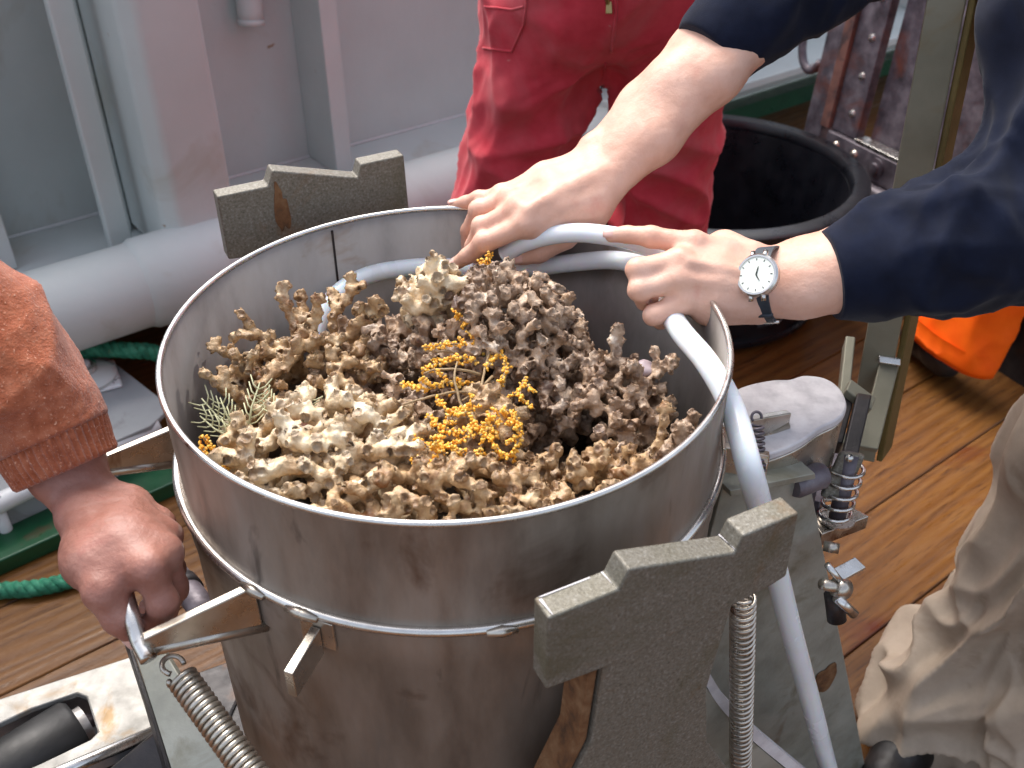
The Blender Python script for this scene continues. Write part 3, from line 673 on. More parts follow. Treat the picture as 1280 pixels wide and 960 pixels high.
rimwall('side_plate', [bx[0], bx[1]], .10, .008, M['cast']); rimwall('side_plate', [bx[1], bx[2]], .10, .008, M['cast']); rimwall('side_plate', [bx[2], bx[3]], .028, .008, M['cast'])
tube('edge_roll', [bx[3] - Z * .004, bx[2] - Z * .004], .0065, M['bright'], beam, 14)
prism('floor_plate', [p - Z * .11 for p in bx], -Z * .006, M['dark'], beam, bevel=0)
for px in ((106, 905),): pass
rol = thing('roller', 'black rubber roller lying in the slot of the box beam', 'roller', U(40, 930, .46))
lathe('drum_roller', [(0, -.07), (.034, -.07), (.038, -.064), (.038, .055), (.034, .06), (.012, .061), (0, .061)], U(30, 958, .468), M['rubber'], rol, axis=WF * .95 + NF * .3, seg=40)
tube('axle', [U(82, 915, .47), U(118, 898, .47)], .008, M['iron'], rol, 12)
lathe('bearing', [(.008, -.006), (.02, -.006), (.02, .006), (.008, .006)], U(102, 907, .47), M['cast'], rol, axis=WF * .95 + NF * .3, seg=24, closed=True)

lleg = thing('frame_leg', 'rough grey steel leg plate behind the slanting spring', 'frame leg', D(220, 900, .95))
prism('web', [D(163, 803, .98), D(206, 815, .97), D(262, 905, .93), D(305, 1010, .88), D(228, 1010, .9), D(196, 900, .95)], np.array([-.004, .012, -.006]), M['galv2'], lleg, bevel=.0015)
prism('flange', [D(159, 806, .98), D(163, 803, .98), D(198, 905, .95), D(230, 1010, .9), D(222, 1010, .9), D(192, 906, .95)], np.array([-.02, .03, -.01]), M['dark'], lleg, bevel=.001)
prism('foot_block', [D(120, 975, .97), D(205, 905, .97), D(235, 1020, .93), D(110, 1020, .95)], np.array([0, .05, -.04]), M['dark'], lleg, bevel=.003)
# grey strut seen between fist and drum
stt = thing('strut', 'dark steel tube strut between the fist and the drum', 'strut', D(250, 757, 1.15))
tube('tube', [D(196, 690, 1.2), D(246, 752, 1.12), D(262, 775, 1.1)], .0155, M['iron'], stt, 20)
tube('collar', [D(228, 730, 1.15), D(236, 740, 1.135)], .018, M['dark'], stt, 20)
# blue dark bag of the frame base behind the gusset
base = thing('base_ring', 'dark steel base of the corer frame under the drum', 'base', (0, 0, .0))
lathe('ring', [(.30, .305), (.34, .28), (.34, .02), (.30, .02)], (0, 0, 0), M['dark'], base, seg=64, closed=True)
for k in range(4):
    a = math.radians(27 + 90 * k + 45); mb = MB(); mb.add(*box_vf([.32 * math.cos(a), .32 * math.sin(a), .01], np.array([math.cos(a), math.sin(a), 0]), np.array([-math.sin(a), math.cos(a), 0]), Z, .16, .1, .02)); mb.build('foot', M['dark'], base, bevel=.002)
mb = MB(); mb.add(*box_vf([0, 0, .296], WF, NF, Z, .62, .5, .012)); mb.build('bed_plate', M['dark'], base, bevel=.002)

# ================================================================ BLACK TUB
tc_ = np.array([.56, 1.60, 0]); tub = thing('tub', 'large black plastic tub standing on the wooden deck', 'tub', tc_)
lathe('tub_body', [(0, .004), (.285, .004), (.30, .012), (.352, .33), (.346, .338), (.336, .338), (.288, .03), (.27, .018), (0, .018)], tc_, M['black_plastic'], tub, seg=96)
lathe('tub_rim', [(.337, .339), (.337, .355), (.344, .364), (.376, .364), (.384, .358), (.384, .335), (.378, .333), (.378, .35), (.354, .351), (.353, .339)], tc_, M['black_plastic'], tub, seg=128, closed=True)
lathe('base_ridge', [(.301, .02), (.311, .022), (.313, .035), (.305, .038)], tc_, M['black_plastic'], tub, seg=96, closed=True)
def on_tub(px, py, r):
    d = ray(px, py); o_ = CAM - tc_; a = d[0] ** 2 + d[1] ** 2; b = 2 * (o_[0] * d[0] + o_[1] * d[1]); c = o_[0] ** 2 + o_[1] ** 2 - r * r
    return CAM + d * ((-b - math.sqrt(max(b * b - 4 * a * c, 0))) / (2 * a))
def tubpatch(name, px, py, w_, h_, mat, r=.348):
    q = on_tub(px, py, r); an = math.atan2(q[1] - tc_[1], q[0] - tc_[0]); k = 7
    V = []; zz = q[2]
    for i in range(k):
        a = an + (i / (k - 1) - .5) * w_ / r
        for z_ in (zz + h_ / 2, zz - h_ / 2):
            for rr in (0, .004):
                R3 = .30 + (.352 - .30) * (z_ - .012) / .318 + rr + .0005
                V.append([tc_[0] + R3 * math.cos(a), tc_[1] + R3 * math.sin(a), z_])
    Fc = []
    for i in range(k - 1):
        b = i * 4; c = b + 4; Fc += [(b + 1, b + 3, c + 3, c + 1), (b, b + 1, c + 1, c), (b + 2, c + 2, c + 3, b + 3)]
    Fc += [(0, 2, 3, 1), tuple(x + 4 * (k - 1) for x in (0, 1, 3, 2))]
    mesh_np(name, V, Fc, mat, tub, smooth=False)
tubpatch('label', 1004, 304, .05, .03, M['redpatch']); tubpatch('label', 960, 402, .05, .03, M['strap'], .32)

# ================================================================ RIVETED DREDGE FRAME, top right
dr = thing('riveted_frame', 'dark riveted iron frame with panels leaning behind the black tub', 'iron frame', D(1080, 240, 2.6))
A0 = D(1022, 152, 2.8); HB = np.array([math.sin(math.radians(-27)), math.cos(math.radians(-27)), 0]) * -1   # runs right and towards us
def DF(u, v, d=0):                                             # u along the frame, v up, d depth away from us
    up_ = Z * .985 + np.array([.10, .13, 0]); return A0 + HB * u + up_ * v + np.cross(HB, Z) * -d
def dbox(name, u0, u1, v0, v1, d0, d1, mat, bevel=.003):
    P = [DF(u0, v0, d0), DF(u1, v0, d0), DF(u1, v1, d0), DF(u0, v1, d0)]
    return prism(name, P, DF(0, 0, d1) - DF(0, 0, d0), mat, dr, bevel)
dbox('upright', -.045, .02, -.3, .75, .0, .05, M['iron']); dbox('upright_liner', .0225, .055, .0, .75, -.012, .04, M['redlead'])
dbox('upright_face', .0575, .15, .0, .75, .0, .03, M['iron'])
dbox('lower_rail', .0575, .95, -.075, -.003, -.012, .03, M['iron']); dbox('lower_ledge', .02, .95, -.15, -.078, -.035, .03, M['iron'], .022); dbox('ledge_lip', .0, .95, -.172, -.153, -.04, .03, M['bar'], .006); dbox('lower_plate', .0, .22, -.42, -.175, .01, .03, M['dark']); dbox('lower_plate', .228, .95, -.42, -.175, .01, .03, M['dark'])
dbox('sill_strip', .155, .95, .0, .008, -.01, .03, M['bright'], .001)
dbox('panel', .168, .95, -.002, .75, .035, .05, M['iron'])
dbox('inner_strip', .1515, .166, -.003, .75, .06, .075, M['white2'])
for k in range(7):
    q = DF(.118, .06 + k * .098, 0); nrm = np.cross(HB, Z)
    lathe('rivet', [(.011, 0), (.009, .006), (.004, .009), (0, .0095)], q, M['bright'], dr, axis=nrm, seg=14)
for u in (.1, .17, .35, .47, .6, .72):
    lathe('rivet', [(.012, 0), (.010, .006), (.005, .01), (0, .0105)], DF(u, -.03, -.012), M['bar'], dr, axis=np.cross(HB, Z), seg=14)
lathe('bolt_head', [(.026, 0), (.026, .005), (.014, .006), (.013, .014), (0, .015)], DF(.255, -.035, -.012), M['iron'], dr, axis=np.cross(HB, Z), seg=24)
tube('lifting_ring', [DF(-.10 + .05 * math.cos(t), .2 + .09 * math.sin(t), .02) for t in np.linspace(.8, 5.6, 24)], .012, M['iron'], dr, 12)
dbox('side_panel', .62, .95, .02, .7, .02, .034, M['redlead'])
# ================================================================ CORALS
CAV = [(U(706, 560, .82), .034), (U(492, 462, .83), .028), (U(560, 430, .85), .016), (U(745, 600, .84), .016)]
def poisson(c, R, sp, n, shell=0., zmin=None):
    out = []; tries = 0
    while len(out) < n and tries < n * 60:
        tries += 1
        p = rng.normal(size=3); p /= np.linalg.norm(p); rr = (shell + (1 - shell) * rng.random()) ** .6
        p = p * rr
        if p[2] < -.55: continue
        q = np.asarray(c) + p * R
        if math.hypot(q[0], q[1]) > .228: continue
        if zmin is not None and q[2] < zmin: continue
        if any(np.hypot(*(q - cv)[:2]) < cr_ for cv, cr_ in CAV): continue
        if any(np.linalg.norm(q - o) < sp * (.75 + .5 * rng.random()) for o in out): continue
        out.append(q)
    return np.array(out)
def network(P, extra=.25, sp=.02):
    n = len(P); Dm = np.linalg.norm(P[:, None] - P[None], axis=-1); inn = [0]; E = []
    best = Dm[0].copy(); par = np.zeros(n, int); done = np.zeros(n, bool); done[0] = True
    for _ in range(n - 1):
        b = np.where(done, 9, best); j = int(np.argmin(b)); E.append((par[j], j)); done[j] = True
        up = Dm[j] < best; par[up & ~done] = j; best = np.minimum(best, Dm[j])
    S_ = set(map(tuple, E))
    for i in range(n):
        for j in range(i + 1, n):
            if Dm[i, j] < sp * 1.35 and (i, j) not in S_ and (j, i) not in S_ and rng.random() < extra: E.append((i, j))
    return E
def polyp(sd, p, d, L, r):
    d = d / np.linalg.norm(d); q = p + d * L
    sd.cap(p, q, r * .72, r * 1.12, .0025); sd.hole(q + d * r * .72, r * .86)
def finish_coral(sd, name, label, mat, group='corals heaped in the drum', rough=.0016):
    V, Q = sd.mesh(); N = vnormals(V, Q)
    V = V + N * (perlin(V * 120) * rough + perlin(V * 300) * rough * .6)[:, None]
    o = mesh_np(name, V, Q, mat, loc=V.mean(0) * [1, 1, 0] + [0, 0, V[:, 2].min()])
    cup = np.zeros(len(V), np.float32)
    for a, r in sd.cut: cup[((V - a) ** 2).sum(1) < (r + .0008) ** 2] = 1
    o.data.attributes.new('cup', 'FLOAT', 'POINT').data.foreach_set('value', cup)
    if label: tag(o, label, 'coral', group)
    return o
def colony(label, mat, c, R, n, sp=.018, rb=(.0036, .0056), rp=.0042, shell=.3, npoly=3, h=.0019, extra=.25, lenp=(.006, .013), arms=()):
    c = np.asarray(c, float); R = np.asarray(R, float)
    P = poisson(c, R, sp, n, shell); sd = SDF(h)
    rn = rb[0] + (rb[1] - rb[0]) * rng.random(len(P))
    for i, j in network(P, extra, sp):
        m = (P[i] + P[j]) / 2 + rng.normal(size=3) * .003; rm = min(rn[i], rn[j]) * .85
        sd.cap(P[i], m, rn[i], rm, .005); sd.cap(m, P[j], rm, rn[j], .005)
    for i, p in enumerate(P):
        out = (p - c) / R; out[2] += .35
        for k in range(rng.integers(npoly - 1, npoly + 2)):
            d = out / (np.linalg.norm(out) + 1e-9) + rng.normal(size=3) * .75
            if (p + d * .02)[0] ** 2 + (p + d * .02)[1] ** 2 > .236 ** 2: continue
            polyp(sd, p, d, rng.uniform(*lenp) + rn[i] * .5, rp * rng.uniform(.8, 1.2))
    for a in arms:                                              # free branches: root, direction, length
        grow(sd, np.asarray(a[0], float), np.asarray(a[1], float), a[2])
    return finish_coral(sd, 'coral', label, mat)
def grow(sd, p, d, L, r=.0040, lev=0):
    d = d / np.linalg.norm(d); used = 0
    while used < L:
        st = rng.uniform(.008, .012); nd = d + rng.normal(size=3) * .28; nd /= np.linalg.norm(nd); q = p + nd * st
        if q[0] ** 2 + q[1] ** 2 > .235 ** 2: nd[:2] = -q[:2] / .235 * .5; nd /= np.linalg.norm(nd); q = p + nd * st
        sd.cap(p, q, r, r * .96, .004); p = q; d = d * .6 + nd * .4; d /= np.linalg.norm(d); r *= .965; used += st
        s = np.cross(d, rng.normal(size=3)); s /= np.linalg.norm(s)
        if rng.random() < .97: polyp(sd, p, -s + d * .3, rng.uniform(.003, .007), .0033); polyp(sd, p, s + d * .5, rng.uniform(.005, .009), .0035)
        if lev < 2 and rng.random() < .42: grow(sd, p, d * .7 + s, (L - used) * .75, r * .9, lev + 1)
    polyp(sd, p, d, .007, .0038)

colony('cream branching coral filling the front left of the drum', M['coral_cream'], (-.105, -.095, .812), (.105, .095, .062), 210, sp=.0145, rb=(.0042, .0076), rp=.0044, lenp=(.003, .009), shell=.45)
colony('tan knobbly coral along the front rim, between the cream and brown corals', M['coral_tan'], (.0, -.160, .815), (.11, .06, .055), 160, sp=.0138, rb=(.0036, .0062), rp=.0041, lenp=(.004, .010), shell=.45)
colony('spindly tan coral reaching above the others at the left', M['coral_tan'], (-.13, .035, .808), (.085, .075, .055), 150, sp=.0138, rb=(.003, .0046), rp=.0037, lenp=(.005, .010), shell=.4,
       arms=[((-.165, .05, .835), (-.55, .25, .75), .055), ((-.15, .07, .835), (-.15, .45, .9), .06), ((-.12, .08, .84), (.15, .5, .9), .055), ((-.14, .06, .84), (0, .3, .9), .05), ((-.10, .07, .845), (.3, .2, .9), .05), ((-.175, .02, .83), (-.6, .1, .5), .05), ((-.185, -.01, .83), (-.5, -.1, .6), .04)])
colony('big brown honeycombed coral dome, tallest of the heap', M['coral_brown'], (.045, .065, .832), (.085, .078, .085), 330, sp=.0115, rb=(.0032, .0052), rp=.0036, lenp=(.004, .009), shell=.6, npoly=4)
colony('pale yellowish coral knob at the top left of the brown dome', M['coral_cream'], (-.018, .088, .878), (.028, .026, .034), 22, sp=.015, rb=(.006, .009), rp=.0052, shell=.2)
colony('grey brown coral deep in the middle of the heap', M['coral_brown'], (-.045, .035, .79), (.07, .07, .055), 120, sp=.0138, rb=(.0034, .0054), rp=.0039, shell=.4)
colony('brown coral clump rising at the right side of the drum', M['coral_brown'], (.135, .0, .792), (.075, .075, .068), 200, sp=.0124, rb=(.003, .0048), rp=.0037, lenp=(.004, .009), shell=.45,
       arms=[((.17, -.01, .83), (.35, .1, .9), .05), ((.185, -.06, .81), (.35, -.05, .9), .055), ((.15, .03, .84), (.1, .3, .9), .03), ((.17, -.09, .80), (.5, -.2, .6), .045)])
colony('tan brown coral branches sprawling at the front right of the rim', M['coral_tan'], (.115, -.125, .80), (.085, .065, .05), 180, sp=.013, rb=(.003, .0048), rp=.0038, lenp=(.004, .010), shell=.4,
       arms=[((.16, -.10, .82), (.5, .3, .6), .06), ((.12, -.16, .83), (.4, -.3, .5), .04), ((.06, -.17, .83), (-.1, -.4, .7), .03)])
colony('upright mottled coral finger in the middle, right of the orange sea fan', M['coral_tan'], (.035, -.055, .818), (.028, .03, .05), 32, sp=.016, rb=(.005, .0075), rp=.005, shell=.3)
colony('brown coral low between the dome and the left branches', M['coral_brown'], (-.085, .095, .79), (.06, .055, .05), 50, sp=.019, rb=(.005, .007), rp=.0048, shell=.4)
# rubble beneath, too small and broken to count
sd = SDF(.0045)
for k in range(420):
    a = rng.uniform(0, 6.283); r = .22 * math.sqrt(rng.random()); zz = .725 + .02 * rng.random() - .03 * (1 if (r < .08) else 0)
    p = np.array([r * math.cos(a), r * math.sin(a), zz]); d = rng.normal(size=3); d /= np.linalg.norm(d); d[2] = abs(d[2]) * .6
    q = p + d * rng.uniform(.015, .035)
    if q[0] ** 2 + q[1] ** 2 < .232 ** 2: sd.cap(p, q, .008, .006, .006)
V, Q = sd.mesh(); V = V + vnormals(V, Q) * (perlin(V * 120) * .002)[:, None]
tag(mesh_np('coral_rubble', V, Q, M['rubble'], loc=(0, 0, .7)), 'dark broken coral rubble under the living corals', 'coral rubble', kind='stuff')
mud = lathe('sediment', [(0, .728), (.12, .73), (.2462, .722), (.2462, .70), (0, .70)], (0, 0, 0), M['rubble'], None, seg=48, closed=False); tag(mud, 'dark muddy sediment below the coral heap', 'sediment', kind='stuff')

# orange sea fan: stems with rows of polyps
gor = thing('sea_fan', 'orange yellow branching sea fan sprawled over the middle of the corals', 'sea fan', D(600, 520, .93))
beads = MB()
ICO = None
def ico():
    global ICO
    if ICO is None:
        bm = bmesh.new(); bmesh.ops.create_icosphere(bm, subdivisions=1, radius=1); bm.verts.index_update()
        ICO = (np.array([v.co[:] for v in bm.verts]), [tuple(v.index for v in f.verts) for f in bm.faces]); bm.free()
    return ICO
def beadline(P, dens=.001, r=.0013, off=.0021):
    V0, F0 = ico(); L = np.concatenate([[0], np.cumsum(np.linalg.norm(np.diff(P, axis=0), axis=1))]); t = 0
    while t < L[-1]:
        q = np.array([np.interp(t, L, P[:, i]) for i in range(3)]); o = rng.normal(size=3); o /= np.linalg.norm(o)
        c = q + o * off; s = r * rng.uniform(.7, 1.35)
        A = o; B = np.cross(A, [.3, .5, .8]); B /= np.linalg.norm(B); C_ = np.cross(A, B)
        beads.add(c + (V0[:, :1] * A * rng.uniform(1.2, 2.1) + V0[:, 1:2] * B + V0[:, 2:] * C_) * s, F0); t += dens * rng.uniform(.6, 1.4)
def twig(root, pts, bead=True, r=.0014, r1=.0009):
    P = catmull([D(*p) for p in pts], 8); P = P + perlin(P * 60)[:, None] * .0015
    tube('twig', P, np.linspace(r, r1, len(P)), M['stem'], root, 6)
    if bead:
        beadline(P)
        T_, A_, B_ = frames(P)
        for i_ in range(3, len(P) - 2, 5 if root is gor else 99):
            a_ = rng.uniform(0, 6.283); dd = A_[i_] * math.cos(a_) + B_[i_] * math.sin(a_) + T_[i_] * .7; L_ = rng.uniform(.006, .014)
            Q_ = np.array([P[i_], P[i_] + dd * L_ * .5, P[i_] + dd * L_ + rng.normal(size=3) * .0015]); tube('twig', Q_, [r1, r1 * .9, r1 * .7], M['stem'], root, 6); beadline(catmull(Q_, 4), .001, .0012, .0018)
    return P
G = .90
for pts, b in [
    (((612, 455, G + .02), (590, 447, G + .015), (560, 440, G + .005), (530, 437, G)), False),
    (((608, 432, G + .02), (580, 430, G + .01), (552, 431, G), (527, 434, G)), True),
    (((597, 452, G + .01), (574, 446, G), (545, 455, G - .005), (527, 463, G - .01)), True),
    (((600, 470, G), (572, 462, G - .01), (545, 462, G - .01), (530, 466, G - .01)), False),
    (((588, 478, G), (560, 478, G - .01), (530, 485, G - .02), (500, 478, G - .02)), True),
    (((592, 490, G - .01), (565, 490, G - .02), (540, 496, G - .03), (505, 505, G - .03)), False),
    (((603, 405, G + .04), (588, 400, G + .03), (572, 399, G + .03)), True),
    (((606, 445, G + .02), (598, 430, G + .03), (600, 412, G + .035), (594, 403, G + .035)), True),
    (((608, 460, G), (625, 440, G + .01), (632, 462, G), (624, 480, G - .01)), True),
    (((590, 520, G - .03), (600, 490, G - .02), (606, 460, G), (612, 440, G + .01)), False),
    (((585, 525, G - .04), (575, 500, G - .03), (568, 470, G - .02), (572, 452, G - .01)), False),
    (((616, 470, G), (606, 480, G - .01), (592, 492, G - .01), (578, 500, G - .02)), False),
    (((620, 510, G - .05), (640, 515, G - .05), (650, 540, G - .055), (640, 565, G - .06), (622, 572, G - .06)), True),
    (((545, 500, G - .03), (560, 512, G - .04), (580, 515, G - .045), (600, 508, G - .045)), True),
    (((535, 520, G - .04), (550, 535, G - .05), (575, 540, G - .055), (605, 530, G - .055), (622, 516, G - .05)), True),
    (((520, 545, G - .05), (540, 560, G - .06), (560, 556, G - .06), (585, 548, G - .06)), True),
    (((512, 575, G - .07), (530, 580, G - .075), (548, 590, G - .08)), True),
    (((560, 520, G - .045), (552, 545, G - .055), (545, 570, G - .065), (530, 592, G - .075)), True),
    (((590, 515, G - .05), (598, 535, G - .055), (615, 552, G - .06), (632, 572, G - .065)), True),
    (((600, 545, G - .06), (612, 535, G - .055), (628, 530, G - .052), (648, 528, G - .05)), True),
    (((656, 472, G - .01), (652, 485, G - .02), (650, 500, G - .03)), True),
    (((570, 560, G - .065), (585, 570, G - .07), (604, 566, G - .07)), True),
    (((604, 348, 1.03), (606, 338, 1.03), (603, 326, 1.03)), True),
    (((604, 348, 1.03), (612, 338, 1.03), (611, 328, 1.03)), True),
]:
    twig(gor, pts, b, .0012 if b else .0015, .0007 if b else .0009)
tag(beads.build('polyps', M['polyp'], gor), kind='stuff')
# second thin twig of the same colour by the front left rim
beads = MB(); sf2 = thing('sea_fan', 'small yellow sea fan twigs wedged by the front left rim', 'sea fan', D(265, 565, .9))
for pts in [((285, 590, .85), (272, 570, .855), (256, 548, .86), (250, 545, .86)), ((272, 570, .855), (258, 566, .855), (248, 556, .86)), ((300, 600, .845), (285, 585, .85), (290, 570, .855)), ((285, 590, .85), (270, 590, .85), (258, 578, .855))]: twig(sf2, pts, True, .0013, .0008)
tag(beads.build('polyps', M['polyp'], sf2), kind='stuff')
# pale feathery hydroid
hy = thing('hydroid', 'pale feathery hydroid sprig at the left edge of the heap', 'hydroid', D(275, 530, .92))
def feather(a, b, n, L):
    st = MB(); a = np.array(a, float); b = np.array(b, float)
    A = D(*a); B = D(*b); ax_ = (B - A) / np.linalg.norm(B - A); sd_ = np.cross(ax_, FWD); sd_ /= np.linalg.norm(sd_)
    st.add(*tube_vf([A, (A + B) / 2 + sd_ * .002, B], [.0011, .0009, .0006], 6))
    for k in range(n):
        p = A + (B - A) * (k + 1) / (n + 1)
        for s in (-1, 1): st.add(*tube_vf([p, p + (ax_ * .7 + sd_ * s) * L * .5, p + (ax_ * 1.1 + sd_ * s * .9) * L], [.0008, .0007, .0006], 5))
    st.build('sprig', M['hydroid'], hy)
for a, b, n, L in [((300, 545, .89), (252, 498, .895), 6, .012), ((298, 540, .89), (275, 497, .895), 5, .010), ((310, 540, .89), (325, 478, .90), 6, .011), ((290, 548, .885), (250, 520, .89), 4, .010), ((345, 520, .89), (330, 492, .9), 4, .009), ((372, 520, .89), (390, 495, .89), 4, .009)]: feather(a, b, n, L)
# loose fragments and small round polyps lying on the heap
for i, (px, py, dp, r, lab) in enumerate([(388, 538, .87, .011, 'pinkish pebble lying on the cream coral, upper of two'), (372, 552, .862, .010, 'pinkish pebble lying on the cream coral, lower of two'), (806, 462, .93, .010, 'lilac grey pebble on the right coral clump')]):
    bm = bmesh.new(); bmesh.ops.create_icosphere(bm, subdivisions=3, radius=r); V = np.array([v.co[:] for v in bm.verts]); bm.verts.index_update()
    Fc = [tuple(v.index for v in f.verts) for f in bm.faces]; bm.free()
    V = V * [1.15, .95, .8]; V = V * (1 + .25 * perlin(V * 90 + i * 3.3))[:, None]; c = D(px, py, dp)
    tag(mesh_np('pebble', V + c, Fc, pmat('pebble_stone_%d' % i, [rgb(196, 150, 140) if i < 2 else rgb(150, 132, 138), rgb(222, 186, 172) if i < 2 else rgb(176, 160, 162)], scale=60, rough=.5), loc=c), lab, 'pebble', 'pebbles lying among the corals')

# ================================================================ HOSES
hp = catmull([PL(1072, 1080, -.215), PL(1042, 985, -.215), PL(1014, 880, -.215), PL(988, 785, -.215), PL(962, 680, -.215), D(938, 590, .842), D(915, 510, .87), D(885, 455, .892), D(852, 415, .93), D(836, 385, .965), D(832, 345, .985), D(826, 318, .99), D(800, 303, .995), D(764, 295, 1.005), D(725, 291, 1.02), D(690, 294, 1.035), D(655, 304, 1.05), D(630, 318, 1.065)], 8)
hz = thing('hose', 'thick milky plastic hose held in both hands and hanging down outside the drum', 'hose', hp[0])
def pipe_wall(name, P, r, ri, parent, seg=24):
    Vo, Fo = tube_vf(P, r, seg, False); Vi, Fi = tube_vf(P, ri, seg, False); n = len(Vo)
    Fc = Fo + [tuple(i + n for i in f)[::-1] for f in Fi]
    for e in (0, len(P) - 1):
        for j in range(seg):
            a, b = e * seg + j, e * seg + (j + 1) % seg; Fc.append((a, b, b + n, a + n) if e == 0 else (b, a, a + n, b + n))
    return mesh_np(name, np.vstack([Vo, Vi]), Fc, M['hose'], parent)
pipe_wall('hose_wall', hp, np.linspace(.0119, .0094, len(hp)), .0072, hz)
hp = catmull([D(388, 440, 1.05), D(399, 402, 1.06), D(420, 369, 1.075), D(455, 346, 1.10), D(500, 336, 1.115), D(550, 333, 1.12), D(600, 337, 1.115), D(660, 335, 1.10), D(720, 328, 1.075), D(765, 325, 1.045), D(800, 331, 1.012), D(810, 337, 1.008)], 8)
hz2 = thing('hose', 'thin milky hose arching along the back inside of the drum', 'hose', hp[0]); pipe_wall('hose_wall', hp, .0098, .0072, hz2)
# ================================================================ PEOPLE
def skin_mesh(sd, mat, parent, it=3, amp=.0004, extra=None):
    V, Q = sd.mesh(); V = relax(V, Q, it); N = vnormals(V, Q)
    dsp = perlin(V * 90) * amp + perlin(V * 260) * amp * .5
    V = V + N * dsp[:, None]
    if extra is not None: V = V + N * extra(V)[:, None]
    return mesh_np('body', V, Q, mat, parent), V, Q
def chainD(sd, pts, rs, k=.004): return sd.chain([D(*p) for p in pts], rs, k)
def nail(parent, tip, prev, back, r):
    """small curved plate on the back of a finger tip"""
    tip = np.asarray(tip); d = tip - np.asarray(prev); d /= np.linalg.norm(d); b = np.asarray(back) - d * (np.asarray(back) @ d); b /= np.linalg.norm(b); s = np.cross(d, b)
    V = []; nu, nv = 7, 6
    for i in range(nu):
        u = i / (nu - 1) - .5
        for j in range(nv):
            v = j / (nv - 1); w_ = r * .82 * math.sqrt(max(1 - (2 * v - 1) ** 4 * .5, 0))
            V.append(tip + d * (v * r * 1.7 - r * .75) + s * (2 * u * w_) + b * (r * (1.05 - .45 * (2 * u) ** 2) - .12 * r * abs(2 * v - 1) ** 2))
    Fc = [(i * nv + j, (i + 1) * nv + j, (i + 1) * nv + j + 1, i * nv + j + 1) for i in range(nu - 1) for j in range(nv - 1)]
    o = mesh_np('nail', V, Fc, M['nail'], parent); m = o.modifiers.new('thick', 'SOLIDIFY'); m.thickness = .0006; m.offset = -1; return o
class Cloth(SDF):
    pass
def cloth(sd, name, mat, parent, folds, planes=(), it=2, post=None):
    """folds: list of (direction, frequency, amplitude, stretch, seed[, centre, radius])"""
    V, Q = sd.mesh()
    V = relax(V, Q, it)
    for p, n, r in planes:                                       # flatten the open end of a sleeve or leg into a crisp hem
        p = np.asarray(p, float); n = np.asarray(n, float) / np.linalg.norm(n); dd = (V - p) @ n; m = (dd > 0) & (np.linalg.norm(V - p, axis=1) < r)
        V[m] -= np.outer(dd[m], n) * .985
    N = vnormals(V, Q); ds = np.zeros(len(V))
    for fo in folds:
        w = 1.
        if len(fo) > 5: w = np.exp(-(np.linalg.norm(V - np.asarray(fo[5]), axis=1) / fo[6]) ** 2)
        ds += fold(V, fo[0], fo[1], fo[3], fo[4]) * fo[2] * w
    for p, n, r in planes: ds *= np.clip((np.linalg.norm(V - np.asarray(p), axis=1) - r * .62) / (r * .6), .06, 1)
    V = V + N * ds[:, None]
    if post is not None: V = post(V, N)
    V = relax(V, Q, 1, .35)
    return mesh_np(name, V, Q, mat, parent), V, Q
def add_head(sd, c, f, neck):
    c = np.asarray(c, float); f = np.asarray(f, float) / np.linalg.norm(f); s = np.cross(f, Z); s /= np.linalg.norm(s); u = np.cross(s, f)
    sd.cap(neck, c - u * .05, .055, .052, .02).ball(c + u * .03, .085, .03).ball(c + f * .025 - u * .03, .07, .03).cap(c + f * .045 - u * .085 - s * .02, c + f * .045 - u * .085 + s * .02, .034, .034, .03)
    sd.cap(c + f * .09 + u * .005, c + f * .112 - u * .03, .009, .014, .012).cap(c + f * .088 - u * .066 - s * .02, c + f * .088 - u * .066 + s * .02, .008, .008, .006)
    for k in (-1, 1): sd.ball(c + f * .075 + s * k * .034 + u * .004, .014, .012).cap(c + s * k * .084 + u * .012, c + s * k * .082 - u * .022, .011, .009, .006)
def add_hair(parent, c, f):
    c = np.asarray(c, float); f = np.asarray(f, float) / np.linalg.norm(f); s = np.cross(f, Z); s /= np.linalg.norm(s); u = np.cross(s, f)
    sd = SDF(.006); sd.ball(c + u * .045 - f * .014, .09, .02).ball(c - f * .03 - u * .005, .08, .03)
    V, Q = sd.mesh(); V = V + vnormals(V, Q) * (perlin(V * [90, 90, 30]) * .006)[:, None]; mesh_np('hair', V, Q, M['cloth_dark'], parent)
def boot(parent, ankle, toe, mat=None, r=.048, name='boot', shaft=.16):
    ankle = np.asarray(ankle, float); toe = np.asarray(toe, float); d = (toe - ankle) * [1, 1, 0]; L = np.linalg.norm(d); d /= L
    sd = SDF(.005); g = ankle * [1, 1, 0]
    sd.cap(g + Z * shaft, g + Z * .07, r, r, .02).cap(g + Z * .05 - d * .03, g + d * L * .75 + Z * .05, r * .9, r * .82, .03).cap(g + d * L * .6 + Z * .042, g + d * L + Z * .04, r * .85, r * .72, .02)
    V, Q = sd.mesh(); V[:, 2] = np.maximum(V[:, 2], .004 + 0 * V[:, 2]); V = relax(V, Q, 1); V = V + vnormals(V, Q) * (perlin(V * 40) * .002)[:, None]; V[:, 2] = np.maximum(V[:, 2], .003)
    return mesh_np(name, V, Q, mat or M['leather'], parent)
TOCAM = -FWD

# ---- person in the navy sweatshirt, reaching in from the right
pn = thing('person', 'person in navy sweatshirt and khaki trousers leaning in from the right to hold the hose', 'person', (.86, .2, 0))
LS, RS = np.array([.585, .215, 1.235]), np.array([.76, .66, 1.26]); neck = np.array([.70, .45, 1.30]); headc = np.array([.62, .46, 1.47])
sd = SDF(.0024)
